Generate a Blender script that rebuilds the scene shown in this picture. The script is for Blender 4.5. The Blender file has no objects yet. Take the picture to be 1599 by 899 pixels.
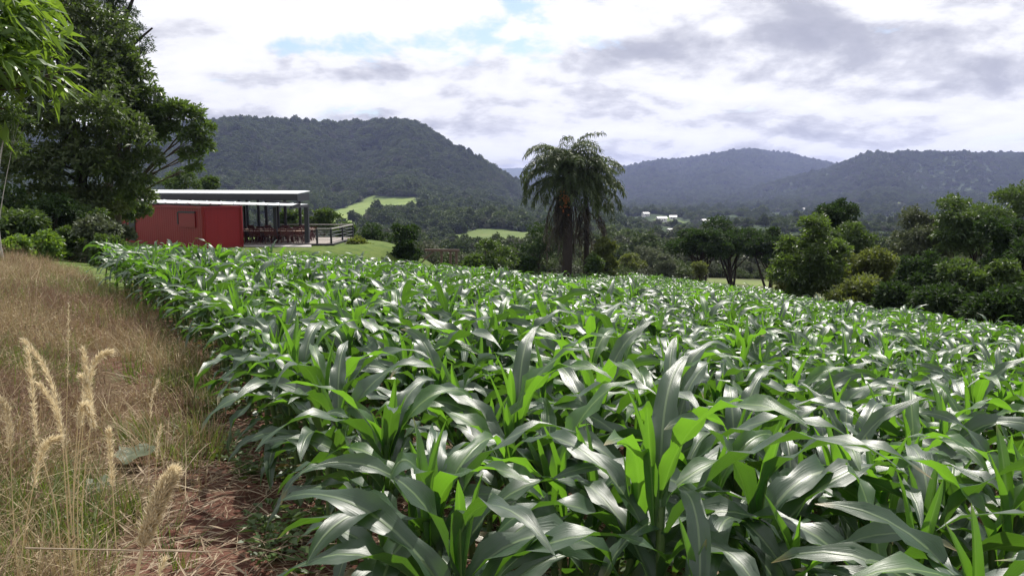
import bpy, math, random
import numpy as np
from math import radians, sin, cos, pi, atan2, atan, tan
rng = np.random.default_rng(11)
random.seed(5)
sc = bpy.context.scene
COL = sc.collection

# ------------------------------------------------------------------ camera
EYE = 1.65
FPX = 1231.0                                  # focal length in pixels of a 1599 px wide frame
PITCH = atan(149.5 / FPX)                     # eye level sits at y = 300 of 899
cam = bpy.data.cameras.new('camera'); camo = bpy.data.objects.new('camera', cam); COL.objects.link(camo)
cam.sensor_width = 36.0; cam.lens = 36.0 * FPX / 1599.0
cam.clip_start = 0.05; cam.clip_end = 40000
camo.location = (0, 0, EYE); camo.rotation_euler = (pi / 2 - PITCH, 0, 0)
sc.camera = camo

# ------------------------------------------------------------------ light
SUN_EL, SUN_AZ = radians(55), radians(20)     # ahead of the camera, to the right of the view
sun = bpy.data.lights.new('sun', 'SUN'); suno = bpy.data.objects.new('sun', sun); COL.objects.link(suno)
sun.energy = 5.0; sun.angle = radians(0.6); sun.color = (1.0, 0.95, 0.87)
suno.rotation_euler = (pi / 2 - SUN_EL, 0, pi - SUN_AZ)
w = bpy.data.worlds.new('World'); sc.world = w; w.use_nodes = True
nt = w.node_tree; nt.nodes.clear()
def N(t, kind, **kw):
    n = t.nodes.new(kind)
    for k, v in kw.items():
        if hasattr(n, k) and not isinstance(v, tuple): setattr(n, k, v)
    return n
def mathn(t, op, a, b=None, clamp=False):
    n = t.nodes.new('ShaderNodeMath'); n.operation = op; n.use_clamp = clamp
    for i, v in enumerate((a, b)):
        if v is None: continue
        if isinstance(v, (int, float)): n.inputs[i].default_value = v
        else: t.links.new(v, n.inputs[i])
    return n.outputs[0]
def ramp(t, fac, stops, interp='LINEAR'):
    n = t.nodes.new('ShaderNodeValToRGB'); cr = n.color_ramp; cr.interpolation = interp
    while len(cr.elements) < len(stops): cr.elements.new(0.5)
    for e, (p, c) in zip(cr.elements, stops):
        e.position = p; e.color = (*c, 1) if len(c) == 3 else c
    t.links.new(fac, n.inputs[0]); return n.outputs[0]
def mixc(t, fac, a, b, mode='MIX'):
    n = t.nodes.new('ShaderNodeMix'); n.data_type = 'RGBA'; n.blend_type = mode
    for sock, v in ((n.inputs[0], fac), (n.inputs[6], a), (n.inputs[7], b)):
        if isinstance(v, (int, float)): sock.default_value = v
        elif isinstance(v, tuple): sock.default_value = (*v, 1) if len(v) == 3 else v
        else: t.links.new(v, sock)
    return n.outputs[2]
def noise(t, vec, scale, detail=4, rough=0.5, dist=0.0):
    n = t.nodes.new('ShaderNodeTexNoise'); n.inputs['Scale'].default_value = scale
    n.inputs['Detail'].default_value = detail; n.inputs['Roughness'].default_value = rough
    n.inputs['Distortion'].default_value = dist
    if vec is not None: t.links.new(vec, n.inputs['Vector'])
    return n.outputs[0]
def build_world():
    t = nt
    sky = t.nodes.new('ShaderNodeTexSky'); sky.sky_type = 'NISHITA'; sky.sun_disc = False
    sky.sun_elevation = SUN_EL; sky.sun_rotation = SUN_AZ
    tc = t.nodes.new('ShaderNodeTexCoord')
    sep = t.nodes.new('ShaderNodeSeparateXYZ'); t.links.new(tc.outputs['Generated'], sep.inputs[0])
    z = mathn(t, 'ADD', mathn(t, 'MAXIMUM', sep.outputs[2], 0.0), 0.30)
    cb = t.nodes.new('ShaderNodeCombineXYZ')
    t.links.new(mathn(t, 'DIVIDE', sep.outputs[0], z), cb.inputs[0])
    t.links.new(mathn(t, 'DIVIDE', sep.outputs[1], z), cb.inputs[1])
    def shifted(off):
        mp = t.nodes.new('ShaderNodeMapping'); t.links.new(cb.outputs[0], mp.inputs[0]); mp.inputs['Location'].default_value = off; return mp.outputs[0]
    v = shifted(CLOUD_SHIFT)
    def density(vec, tag=0):
        big = noise(t, vec, 1.15, 2, 0.5, 0.3); fine = noise(t, vec, 3.3, 11, 0.56, 0.15)
        return mathn(t, 'ADD', mathn(t, 'MULTIPLY', big, 0.42), mathn(t, 'MULTIPLY', fine, 0.58))
    d0 = density(v)
    # the same clouds sampled a little nearer the sun: where that is thicker, the underside is grey
    d1 = density(shifted((CLOUD_SHIFT[0] + 0.03, CLOUD_SHIFT[1] + 0.09, 0)))
    thick = mathn(t, 'ADD', mathn(t, 'MULTIPLY', d0, 0.55), mathn(t, 'MULTIPLY', d1, 0.45))
    rel = mathn(t, 'MULTIPLY', mathn(t, 'SUBTRACT', d1, d0), 1.1)
    fn = noise(t, v, 7.0, 7, 0.6, 0.2)
    grey = mathn(t, 'ADD', mathn(t, 'ADD', thick, rel), mathn(t, 'MULTIPLY', mathn(t, 'SUBTRACT', fn, 0.5), 0.10))
    cloudcol = ramp(t, grey, [(0.40, (1.12, 1.12, 1.14)), (0.50, (1.02, 1.02, 1.05)), (0.56, (0.76, 0.765, 0.82)), (0.63, (0.55, 0.56, 0.63)), (0.72, (0.46, 0.47, 0.55))])
    cover = ramp(t, d0, [(0.375, (0, 0, 0)), (0.44, (1, 1, 1))], 'EASE')
    haze = ramp(t, sep.outputs[2], [(0.0, (1, 1, 1)), (0.14, (0, 0, 0))])
    cover2 = mathn(t, 'MAXIMUM', cover, mathn(t, 'MULTIPLY', haze, 0.8))
    b1 = t.nodes.new('ShaderNodeBackground'); t.links.new(sky.outputs[0], b1.inputs[0]); b1.inputs[1].default_value = 0.13
    b2 = t.nodes.new('ShaderNodeBackground'); t.links.new(cloudcol, b2.inputs[0]); b2.inputs[1].default_value = 0.88
    mx = t.nodes.new('ShaderNodeMixShader'); t.links.new(cover2, mx.inputs[0])
    t.links.new(b1.outputs[0], mx.inputs[1]); t.links.new(b2.outputs[0], mx.inputs[2])
    out = t.nodes.new('ShaderNodeOutputWorld'); t.links.new(mx.outputs[0], out.inputs[0])
    w.cycles.sampling_method = 'MANUAL'; w.cycles.sample_map_resolution = 512
CLOUD_SHIFT = (9.2, 1.7, 0.0)
build_world()
sc.view_settings.view_transform = 'Standard'; sc.view_settings.look = 'None'
sc.view_settings.exposure = 0.2; sc.view_settings.gamma = 1.0; sc.view_settings.use_curve_mapping = False
sc.render.engine = 'CYCLES'
cy = sc.cycles
cy.use_denoising = True; cy.max_bounces = 6; cy.diffuse_bounces = 3; cy.glossy_bounces = 2
cy.transmission_bounces = 4; cy.volume_bounces = 0; cy.transparent_max_bounces = 8
cy.sample_clamp_indirect = 4.0; cy.use_adaptive_sampling = False
cy.caustics_reflective = False; cy.caustics_refractive = False

# ------------------------------------------------------------------ helpers
F_ = np.array([0, cos(PITCH), -sin(PITCH)]); U_ = np.array([0, sin(PITCH), cos(PITCH)])
def P(px, py, depth):
    """point at forward distance `depth` (world y) seen at photo pixel px, py"""
    d = F_ + U_ * ((449.5 - py) / FPX); d[0] = (px - 799.5) / FPX
    t = depth / d[1]; p = d * t; p[2] += EYE
    return p
def project(x, y, z):
    dz = z - EYE
    f = y * cos(PITCH) - dz * sin(PITCH); u = y * sin(PITCH) + dz * cos(PITCH)
    f = np.maximum(f, 1e-3)
    return 799.5 + FPX * x / f, 449.5 - FPX * u / f

def _hash(ix, iy, seed):
    n = (ix.astype(np.int64) * 374761393 + iy.astype(np.int64) * 668265263 + seed * 144665) & 0xffffffff
    n = ((n ^ (n >> 13)) * 1274126177) & 0xffffffff
    return ((n ^ (n >> 16)) & 0xffff) / 65535.0
def vnoise(x, y, seed=0):
    ix = np.floor(x); iy = np.floor(y); fx = x - ix; fy = y - iy
    fx = fx * fx * (3 - 2 * fx); fy = fy * fy * (3 - 2 * fy)
    a = _hash(ix, iy, seed); b = _hash(ix + 1, iy, seed); c = _hash(ix, iy + 1, seed); d = _hash(ix + 1, iy + 1, seed)
    return (a * (1 - fx) + b * fx) * (1 - fy) + (c * (1 - fx) + d * fx) * fy - 0.5
def fbm(x, y, octaves=4, seed=0):
    s = 0; a = 1.0
    for o in range(octaves):
        s = s + a * vnoise(x * 2 ** o + 17.3 * o, y * 2 ** o - 9.1 * o, seed + o); a *= 0.5
    return s
def sstep(a, b, x):
    t = np.clip((x - a) / (b - a), 0, 1); return t * t * (3 - 2 * t)

def mesh_np(name, V, faces, mat=None, uv=None, attrs=None, smooth=True, mats=None, midx=None):
    """faces: (n,k) int array of equal-length polygons, or list of such arrays"""
    if not isinstance(faces, list): faces = [faces]
    faces = [np.asarray(f, dtype=np.int32) for f in faces if len(f)]
    me = bpy.data.meshes.new(name)
    V = np.asarray(V, dtype=np.float32)
    nl = sum(f.size for f in faces); npoly = sum(len(f) for f in faces)
    me.vertices.add(len(V)); me.vertices.foreach_set('co', V.ravel())
    me.loops.add(nl); me.polygons.add(npoly)
    me.loops.foreach_set('vertex_index', np.concatenate([f.ravel() for f in faces]))
    tot = np.concatenate([np.full(len(f), f.shape[1], np.int32) for f in faces])
    st = np.concatenate([[0], np.cumsum(tot)[:-1]]).astype(np.int32)
    me.polygons.foreach_set('loop_start', st)
    me.update(calc_edges=True)
    if smooth: me.polygons.foreach_set('use_smooth', np.ones(npoly, dtype=bool))
    else: me.polygons.foreach_set('use_smooth', np.zeros(npoly, dtype=bool))
    if uv is not None:
        l = me.uv_layers.new(name='UVMap')
        vi = np.concatenate([f.ravel() for f in faces])
        l.data.foreach_set('uv', np.asarray(uv, np.float32)[vi].ravel())
    if attrs:
        for k, (dom, arr) in attrs.items():
            a = me.attributes.new(k, 'FLOAT', dom); a.data.foreach_set('value', np.asarray(arr, np.float32).ravel())
    if mats:
        for m in mats: me.materials.append(m)
        me.polygons.foreach_set('material_index', np.asarray(midx, np.int32))
    elif mat: me.materials.append(mat)
    me.validate(); me.update()
    return me
def obj(name, me, parent=None):
    o = bpy.data.objects.new(name, me); COL.objects.link(o)
    if parent is not None: o.parent = parent
    return o
def tag(o, label, cat=None, group=None, kind=None):
    o['label'] = label
    if cat: o['category'] = cat
    if group: o['group'] = group
    if kind: o['kind'] = kind
    return o
def thing(name, label, cat, loc=(0, 0, 0), rz=0.0, group=None):
    o = bpy.data.objects.new(name, None); COL.objects.link(o)
    o.empty_display_size = 0.2
    o.location = tuple(float(c) for c in loc); o.rotation_euler = (0, 0, rz)
    return tag(o, label, cat, group)

def box_geo(c, s):
    c = np.array(c, float); s = np.array(s, float) / 2
    V = np.array([[x, y, z] for x in (-1, 1) for y in (-1, 1) for z in (-1, 1)]) * s + c
    Fq = np.array([[0, 1, 3, 2], [4, 6, 7, 5], [0, 4, 5, 1], [2, 3, 7, 6], [0, 2, 6, 4], [1, 5, 7, 3]])
    return V, Fq
def joinq(parts):
    Vs, Fs, n = [], [], 0
    for V, Fq in parts:
        Vs.append(V); Fs.append(np.asarray(Fq) + n); n += len(V)
    return np.concatenate(Vs), np.concatenate(Fs)
def bar_geo(a, b, wd, ht=None):
    """box beam from a to b"""
    a = np.array(a, float); b = np.array(b, float); ht = ht or wd
    d = b - a; L = np.linalg.norm(d); d /= L
    up = np.array([0, 0, 1.0]) if abs(d[2]) < 0.95 else np.array([0, 1.0, 0])
    s = np.cross(d, up); s /= np.linalg.norm(s); u = np.cross(s, d)
    V = np.array([p + s * i * wd / 2 + u * j * ht / 2 for p in (a, b) for i in (-1, 1) for j in (-1, 1)])
    Fq = np.array([[0, 1, 3, 2], [4, 6, 7, 5], [0, 4, 5, 1], [2, 3, 7, 6], [0, 2, 6, 4], [1, 5, 7, 3]])
    return V, Fq
def tube_geo(pts, rad, n=6):
    pts = np.asarray(pts, float); k = len(pts); rad = np.broadcast_to(np.asarray(rad, float), (k,))
    tg = np.gradient(pts, axis=0); tg /= np.linalg.norm(tg, axis=1)[:, None] + 1e-9
    ref = np.array([0.31, 0.95, 0.02]) if abs(tg[:, 2]).mean() > 0.5 else np.array([0.02, 0.05, 1.0])
    s = np.cross(tg, ref); s /= np.linalg.norm(s, axis=1)[:, None] + 1e-9; u = np.cross(s, tg)
    a = np.arange(n) * 2 * pi / n
    V = (pts[:, None, :] + rad[:, None, None] * (np.cos(a)[None, :, None] * s[:, None, :] + np.sin(a)[None, :, None] * u[:, None, :])).reshape(-1, 3)
    i = np.arange(k - 1)[:, None] * n; j = np.arange(n)[None, :]; j2 = (j + 1) % n
    Fq = np.stack([i + j, i + j2, i + n + j2, i + n + j], -1).reshape(-1, 4)
    return V, Fq
def bez(a, b, c, n):
    t = np.linspace(0, 1, n)[:, None]
    return (1 - t) ** 2 * np.array(a) + 2 * t * (1 - t) * np.array(b) + t ** 2 * np.array(c)

# ------------------------------------------------------------------ materials
def mat(name):
    m = bpy.data.materials.new(name); m.use_nodes = True; t = m.node_tree; t.nodes.clear()
    out = t.nodes.new('ShaderNodeOutputMaterial'); return m, t, out
def principled(t, color, rough=0.6, spec=0.5, metal=0.0, bump=None, bump_s=0.3, bump_d=0.02):
    b = t.nodes.new('ShaderNodeBsdfPrincipled')
    if isinstance(color, tuple): b.inputs['Base Color'].default_value = (*color, 1)
    else: t.links.new(color, b.inputs['Base Color'])
    if isinstance(rough, (int, float)): b.inputs['Roughness'].default_value = rough
    else: t.links.new(rough, b.inputs['Roughness'])
    b.inputs['Specular IOR Level'].default_value = spec; b.inputs['Metallic'].default_value = metal
    if bump is not None:
        bn = t.nodes.new('ShaderNodeBump'); bn.inputs['Strength'].default_value = bump_s; bn.inputs['Distance'].default_value = bump_d
        t.links.new(bump, bn.inputs['Height']); t.links.new(bn.outputs[0], b.inputs['Normal'])
    return b
def objcoord(t): return t.nodes.new('ShaderNodeTexCoord').outputs['Object']
def worldpos(t): return t.nodes.new('ShaderNodeNewGeometry').outputs['Position']
def attr(t, name):
    n = t.nodes.new('ShaderNodeAttribute'); n.attribute_name = name; return n.outputs['Fac']
def plain(name, color, rough=0.6, spec=0.4, metal=0.0, var=0.25, scale=6.0, bump_s=0.2):
    m, t, out = mat(name)
    n = noise(t, objcoord(t), scale, 6, 0.6)
    c = mixc(t, n, tuple(x * (1 - var) for x in color), tuple(min(1, x * (1 + var)) for x in color))
    b = principled(t, c, rough, spec, metal, n, bump_s, 0.01); t.links.new(b.outputs[0], out.inputs[0]); return m
def leafmat(name, dark, light, trans, tfac=0.4, rough=0.45, spec=0.5, inst=False, stand=False):
    """foliage: colour varies by leaf (face attribute rnd) and by plant"""
    m, t, out = mat(name)
    r = attr(t, 'rnd')
    oi = t.nodes.new('ShaderNodeObjectInfo').outputs['Random']
    f = mathn(t, 'ADD', mathn(t, 'MULTIPLY', r, 0.45), mathn(t, 'MULTIPLY', oi, 0.55)) if inst else r
    if stand:
        big = ramp(t, noise(t, worldpos(t), 0.012, 5, 0.6), [(0.36, (0, 0, 0)), (0.64, (1, 1, 1))])
        f = mathn(t, 'ADD', mathn(t, 'MULTIPLY', f, 0.6), mathn(t, 'MULTIPLY', big, 0.4))
    c = mixc(t, f, dark, light)
    b = principled(t, c, rough, spec)
    tr = t.nodes.new('ShaderNodeBsdfTranslucent')
    tcol = mixc(t, f, tuple(x * 0.7 for x in trans), trans); t.links.new(tcol, tr.inputs[0])
    mx = t.nodes.new('ShaderNodeMixShader'); mx.inputs[0].default_value = tfac
    t.links.new(b.outputs[0], mx.inputs[1]); t.links.new(tr.outputs[0], mx.inputs[2]); t.links.new(mx.outputs[0], out.inputs[0])
    return m
def bark(name, color):
    m, t, out = mat(name)
    mp = t.nodes.new('ShaderNodeMapping'); mp.inputs['Scale'].default_value = (6, 6, 1.2); t.links.new(objcoord(t), mp.inputs[0])
    n = noise(t, mp.outputs[0], 3.0, 8, 0.65)
    c = mixc(t, n, tuple(x * 0.5 for x in color), tuple(x * 1.5 for x in color))
    b = principled(t, c, 0.9, 0.2, 0, n, 0.8, 0.03); t.links.new(b.outputs[0], out.inputs[0]); return m
def corn_leaf_mat(name, base, pale, trans, tfac):
    m, t, out = mat(name)
    uv = t.nodes.new('ShaderNodeUVMap').outputs[0]
    sp = t.nodes.new('ShaderNodeSeparateXYZ'); t.links.new(uv, sp.inputs[0])
    u, v = sp.outputs[0], sp.outputs[1]
    off = mathn(t, 'ABSOLUTE', mathn(t, 'SUBTRACT', u, 0.5))
    rib = ramp(t, off, [(0.0, (1, 1, 1)), (0.035, (0.9, 0.9, 0.9)), (0.06, (0, 0, 0))])
    mp = t.nodes.new('ShaderNodeMapping'); mp.inputs['Scale'].default_value = (26, 1.2, 1); t.links.new(uv, mp.inputs[0])
    vein = noise(t, mp.outputs[0], 1.0, 3, 0.6)
    oi = t.nodes.new('ShaderNodeObjectInfo').outputs['Random']
    pt = noise(t, objcoord(t), 9.0, 3, 0.5)
    f = mathn(t, 'ADD', mathn(t, 'MULTIPLY', vein, 0.5), mathn(t, 'MULTIPLY', mathn(t, 'ADD', oi, pt), 0.3))
    c0 = mixc(t, f, tuple(x * 0.6 for x in base), tuple(x * 1.45 for x in base))
    c = mixc(t, rib, c0, pale)
    # dry tips on a few leaves
    tip = mathn(t, 'MULTIPLY', ramp(t, v, [(0.9, (0, 0, 0)), (1.0, (1, 1, 1))]), ramp(t, oi, [(0.75, (0, 0, 0)), (0.8, (1, 1, 1))]))
    c = mixc(t, tip, c, (0.32, 0.24, 0.11))
    bmp = mathn(t, 'ADD', mathn(t, 'MULTIPLY', vein, 1.0), mathn(t, 'MULTIPLY', rib, -1.2))
    rg = mathn(t, 'ADD', mathn(t, 'MULTIPLY', pt, 0.20), 0.30)
    b = principled(t, c, rg, 0.85, 0, bmp, 0.35, 0.004)
    tr = t.nodes.new('ShaderNodeBsdfTranslucent')
    tcl = mixc(t, f, tuple(x * 0.75 for x in trans), tuple(x * 1.15 for x in trans)); t.links.new(tcl, tr.inputs[0])
    mx = t.nodes.new('ShaderNodeMixShader'); mx.inputs[0].default_value = tfac
    t.links.new(b.outputs[0], mx.inputs[1]); t.links.new(tr.outputs[0], mx.inputs[2]); t.links.new(mx.outputs[0], out.inputs[0])
    return m

# ------------------------------------------------------------------ terrain
def EDGE(y):
    """x of the maize field's left edge row (a gentle curve along the path)"""
    return 0.72 - 0.36 * y - 0.0115 * y * y
FAR_U = np.array([-0.75, -0.515, -0.365, -0.243, -0.130, -0.04, 0.041, 0.12, 0.2035, 0.285, 0.40, 0.53, 0.65, 0.9])
FAR_D = np.array([15.0, 16.5, 23.0, 28.0, 30.0, 36.0, 47.0, 56.0, 60.0, 50.0, 31.5, 25.0, 21.0, 17.0])
def far_d(u): return np.interp(u, FAR_U, FAR_D)
def ridge(pts, R, lift):
    """silhouette pixels -> (u, height) for a ridge that runs at distance R"""
    us = np.array([(p[0] - 799.5) / FPX for p in pts]); zs = np.array([P(p[0], p[1], R)[2] for p in pts]) - lift
    return us, zs
MESA = ridge([(-700, 262), (-300, 232), (0, 212), (150, 205), (240, 203), (330, 193), (400, 190), (450, 190), (490, 195), (560, 195), (640, 192), (662, 199), (700, 226), (745, 250), (790, 277), (830, 303), (880, 335)], 1500, 5)
RNG_A = ridge([(500, 330), (700, 300), (850, 280), (960, 266), (1010, 254), (1060, 250), (1100, 245), (1140, 238), (1175, 234), (1220, 241), (1255, 250), (1300, 258), (1350, 275), (1500, 300), (1700, 320)], 3900, 6)
RNG_B = ridge([(1000, 345), (1100, 322), (1200, 288), (1290, 264), (1312, 254), (1350, 241), (1400, 240), (1480, 241), (1560, 241), (1599, 242), (1800, 236), (2300, 250)], 2500, 5)
RNG_C = ridge([(300, 300), (700, 270), (770, 263), (820, 262), (860, 266), (960, 275), (1100, 285), (1700, 290)], 7200, 0)
def layer(u, y, prof, R, foot, steep=0.6, back=2500.0):
    zr = np.interp(u, prof[0], prof[1]); Rv = R * (1 + 0.05 * np.sin(u * 23) + 0.03 * np.sin(u * 61 + 1))
    zr = EYE + (zr - EYE) * Rv / R
    s = np.clip((y - foot) / (Rv - foot), 0, 1)
    sh = 0.50 * s ** 1.25 + 0.50 * sstep(steep, 1.0, s)
    bk = np.clip((y - Rv) / back, 0, 1)
    return zr, sh * (1 - 0.45 * bk)
def valley_floor(y):
    return np.interp(y, [0, 90, 170, 300, 600, 1200, 2500, 9000], [-4.0, -9.0, -16.0, -23.0, -29.0, -40.0, -52.0, -60.0])
def H(x, y, rough=True):
    x = np.asarray(x, float); y = np.asarray(y, float)
    # the near shoulder of the hill: tilts down to the right and away
    xs = np.clip(x, -40, 60); ys = np.clip(y, -60, 75)
    near = -0.103 * xs - 0.078 * ys
    near = near - 0.0008 * np.clip(y - 12, 0, 27) ** 2 * sstep(10, 1, x)      # the field rounds off towards its far end
    # levelled pad under the container and the pavilion
    dp = np.sqrt(((x + 18.5) / 11.0) ** 2 + ((y - 53.0) / 7.5) ** 2)
    pad = sstep(1.45, 0.85, dp); near = near * (1 - pad) + (-1.72) * pad
    r = np.sqrt(x * x + y * y)
    yy = np.maximum(y, 1.0); u = x / np.maximum(yy, 30.0)
    und = fbm(x / 90.0, y / 90.0, 4, 3) * np.clip((r - 70) / 300, 0, 1) * 14
    vz = valley_floor(y) + und
    k = sstep(62, 150, y + 0.25 * np.abs(x))
    z = near * (1 - k) + np.minimum(vz, near + 2.0) * k
    for prof, R, foot, st, bk in ((MESA, 1500, 420, 0.60, 1500), (RNG_A, 3900, 1700, 0.45, 3000), (RNG_B, 2500, 1100, 0.5, 2600), (RNG_C, 7200, 4800, 0.3, 4000)):
        zr, sh = layer(u, y, prof, R, foot, st, bk)
        base = vz
        amp = np.clip(sh, 0, 1) * (1 - 0.95 * sstep(0.75, 0.98, sh))
        gully = fbm(x / 210.0, y / 330.0, 4, 8) * 46 * amp * (R / 1500.0) ** 0.6
        cand = base + (zr - base) * sh + gully
        z = np.where(y > foot, np.maximum(z, cand), z)
    if rough:
        fld = np.clip((40 - r) / 30, 0, 1)
        z = z + fld * (fbm(x * 2.2, y * 2.2, 3, 20) * 0.05 + fbm(x * 0.5, y * 0.5, 2, 26) * 0.10)
    return z
def in_field(x, y):
    u = x / np.maximum(y, 0.5)
    return (x > EDGE(y)) & (y < far_d(u)) & (y > -6)
# pastures and clearings beyond the field: (px, py) outline centre, depth, half sizes
def ell(x, y, cx, cy, rx, ry, ang=0.0):
    ca, sa = cos(ang), sin(ang); dx = x - cx; dy = y - cy
    return ((dx * ca + dy * sa) / rx) ** 2 + ((-dx * sa + dy * ca) / ry) ** 2
def hit(px, py, d0=70.0, d1=6000.0):
    """distance at which the ray through a pixel meets the land"""
    d = np.geomspace(d0, d1, 1500); q = np.array([P(px, py, k) for k in d]); below = q[:, 2] < H(q[:, 0], q[:, 1], False)
    return float(d[np.argmax(below)]) if below.any() else d1
def clearing(px0, px1, py0, py1, strength, ang=0.0):
    pc = (px0 + px1) / 2; far, nearer = hit(pc, py0), hit(pc, py1); d = (far + nearer) / 2
    return (P(pc, py0, d)[0], d, (px1 - px0) / 2 / FPX * d, max((far - nearer) / 2, 18), ang, strength)
PAST = [clearing(478, 662, 309, 350, 1.0), clearing(700, 835, 357, 386, 0.6), clearing(1130, 1195, 324, 338, 0.8), clearing(1020, 1075, 340, 352, 0.55),
        clearing(1320, 1372, 314, 328, 0.8), clearing(1225, 1275, 322, 331, 0.7), clearing(1030, 1080, 386, 395, 0.8), clearing(1480, 1560, 296, 304, 0.2), (P(1165, 430, 95)[0], 96, 9, 7, 0, 0.55),
        clearing(1420, 1540, 318, 334, 0.5)]
def pasture(x, y):
    m = np.zeros(np.shape(x)); wob = fbm(x / 35.0, y / 50.0, 3, 40) * 0.7
    for cx, cy_, rx, ry, a, st in PAST:
        m = np.maximum(m, st * sstep(1.12, 0.88, ell(x, y, cx, cy_, rx, ry, a) + wob))
    return m

def ground_material():
    m, t, out = mat('terrain')
    pos = worldpos(t)
    soil_n = noise(t, pos, 3.2, 10, 0.68); soil_f = noise(t, pos, 26.0, 6, 0.65)
    soil = ramp(t, soil_n, [(0.3, (0.055, 0.024, 0.019)), (0.5, (0.108, 0.047, 0.034)), (0.7, (0.175, 0.085, 0.060))])
    soil = mixc(t, ramp(t, soil_f, [(0.52, (0, 0, 0)), (0.66, (0.75, 0.75, 0.75))]), soil, (0.26, 0.18, 0.12))
    dry_n = noise(t, pos, 1.3, 8, 0.7)
    dry = ramp(t, dry_n, [(0.3, (0.050, 0.055, 0.022)), (0.5, (0.105, 0.075, 0.040)), (0.7, (0.16, 0.11, 0.065))])
    lawn = ramp(t, noise(t, pos, 1.1, 8, 0.65), [(0.3, (0.060, 0.105, 0.022)), (0.7, (0.125, 0.165, 0.040))])
    forest = ramp(t, noise(t, pos, 0.03, 10, 0.7), [(0.3, (0.018, 0.034, 0.014)), (0.7, (0.050, 0.075, 0.028))])
    mead = ramp(t, noise(t, pos, 0.035, 8, 0.6), [(0.3, (0.115, 0.165, 0.045)), (0.55, (0.175, 0.235, 0.065)), (0.75, (0.245, 0.265, 0.105))])
    scrub = ramp(t, noise(t, pos, 0.25, 9, 0.7), [(0.3, (0.045, 0.060, 0.022)), (0.5, (0.090, 0.100, 0.045)), (0.7, (0.19, 0.165, 0.09))])
    c = mixc(t, attr(t, 'forest'), scrub, forest)
    c = mixc(t, attr(t, 'pasture'), c, mead)
    c = mixc(t, attr(t, 'lawn'), c, lawn)
    c = mixc(t, attr(t, 'dry'), c, dry)
    c = mixc(t, attr(t, 'soil'), c, soil)
    bp = mathn(t, 'ADD', soil_n, mathn(t, 'MULTIPLY', soil_f, 0.35))
    b = principled(t, c, 0.95, 0.15, 0, bp, 0.9, 0.05); t.links.new(b.outputs[0], out.inputs[0]); return m
def build_ground():
    az = radians(49) * np.linspace(-1, 1, 450)
    az = np.concatenate([np.radians(np.arange(-180, -49, 3.0)), az, np.radians(np.arange(52, 181, 3.0))])
    r = np.concatenate([[0.4], np.geomspace(0.9, 8600, 650)])
    A, R = np.meshgrid(az, r); X = R * np.sin(A); Y = R * np.cos(A)
    Z = H(X, Y)
    n = len(az); V = np.stack([X, Y, Z], -1).reshape(-1, 3)
    i = np.arange(len(r) - 1)[:, None] * n; j = np.arange(n - 1)[None, :]
    Fq = np.stack([i + j, i + j + 1, i + n + j + 1, i + n + j], -1).reshape(-1, 4)
    x, y = V[:, 0], V[:, 1]
    rr = np.hypot(x, y); wob = fbm(x * 0.7, y * 0.7, 3, 30)
    fld = in_field(x, y).astype(float)
    # bare soil strip just outside the edge row, then the grassy track
    e = x - EDGE(y)
    soil = np.where((y < far_d(x / np.maximum(y, 0.5))) & (y > -8), sstep(-1.5, -0.7, e + wob * 0.9 + 0.06 * y), 0.0)
    near = sstep(75, 55, rr)
    dry = np.where((e < 0) | (y < 0), np.maximum(sstep(38, 27, y), 0.85 * sstep(48, 40, y) * (x < -9.5 - 0.15 * (y - 20))), 0) * near
    lawn = np.clip((1 - soil) * (1 - dry), 0, 1) * sstep(70, 58, y) * sstep(4, -4, x)
    pas = pasture(x, y); forest = sstep(180, 420, rr)
    at = dict(soil=soil, dry=dry * (1 - soil), lawn=lawn, pasture=pas, forest=forest); gm = ground_material()
    fc = V[Fq].mean(1); fr_ = np.hypot(fc[:, 0], fc[:, 1]); fe = fc[:, 0] - EDGE(fc[:, 1]); fy = fc[:, 1]
    zone = np.where(fr_ > 420, 3, 2)
    zone = np.where((fe > -0.5) & (fy > -6) & (fr_ < 120) & (fy < far_d(fc[:, 0] / np.maximum(fy, 0.5))), 1, zone)
    zone = np.where((fe <= -0.5) & (fe > -9) & (fy > -6) & (fy < 30), 0, zone)
    for k, (nm, lb) in enumerate((('path', 'trodden grassy path along the left edge of the maize'), ('field', 'red tilled soil of the sloping maize field'), ('ground', 'hillside and valley land beyond the field'), ('hills', 'flat topped and rounded forest hills round the valley'))):
        f = Fq[zone == k]; used, inv = np.unique(f, return_inverse=True)
        o = obj(nm, mesh_np(nm, V[used], inv.reshape(-1, 4), gm, attrs={q: ('POINT', v[used]) for q, v in at.items()}))
        o['kind'] = 'structure'; o['label'] = lb
    LAND.extend([V[:, 2].min(), V[:, 2].max()])
LAND = []
build_ground()

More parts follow.
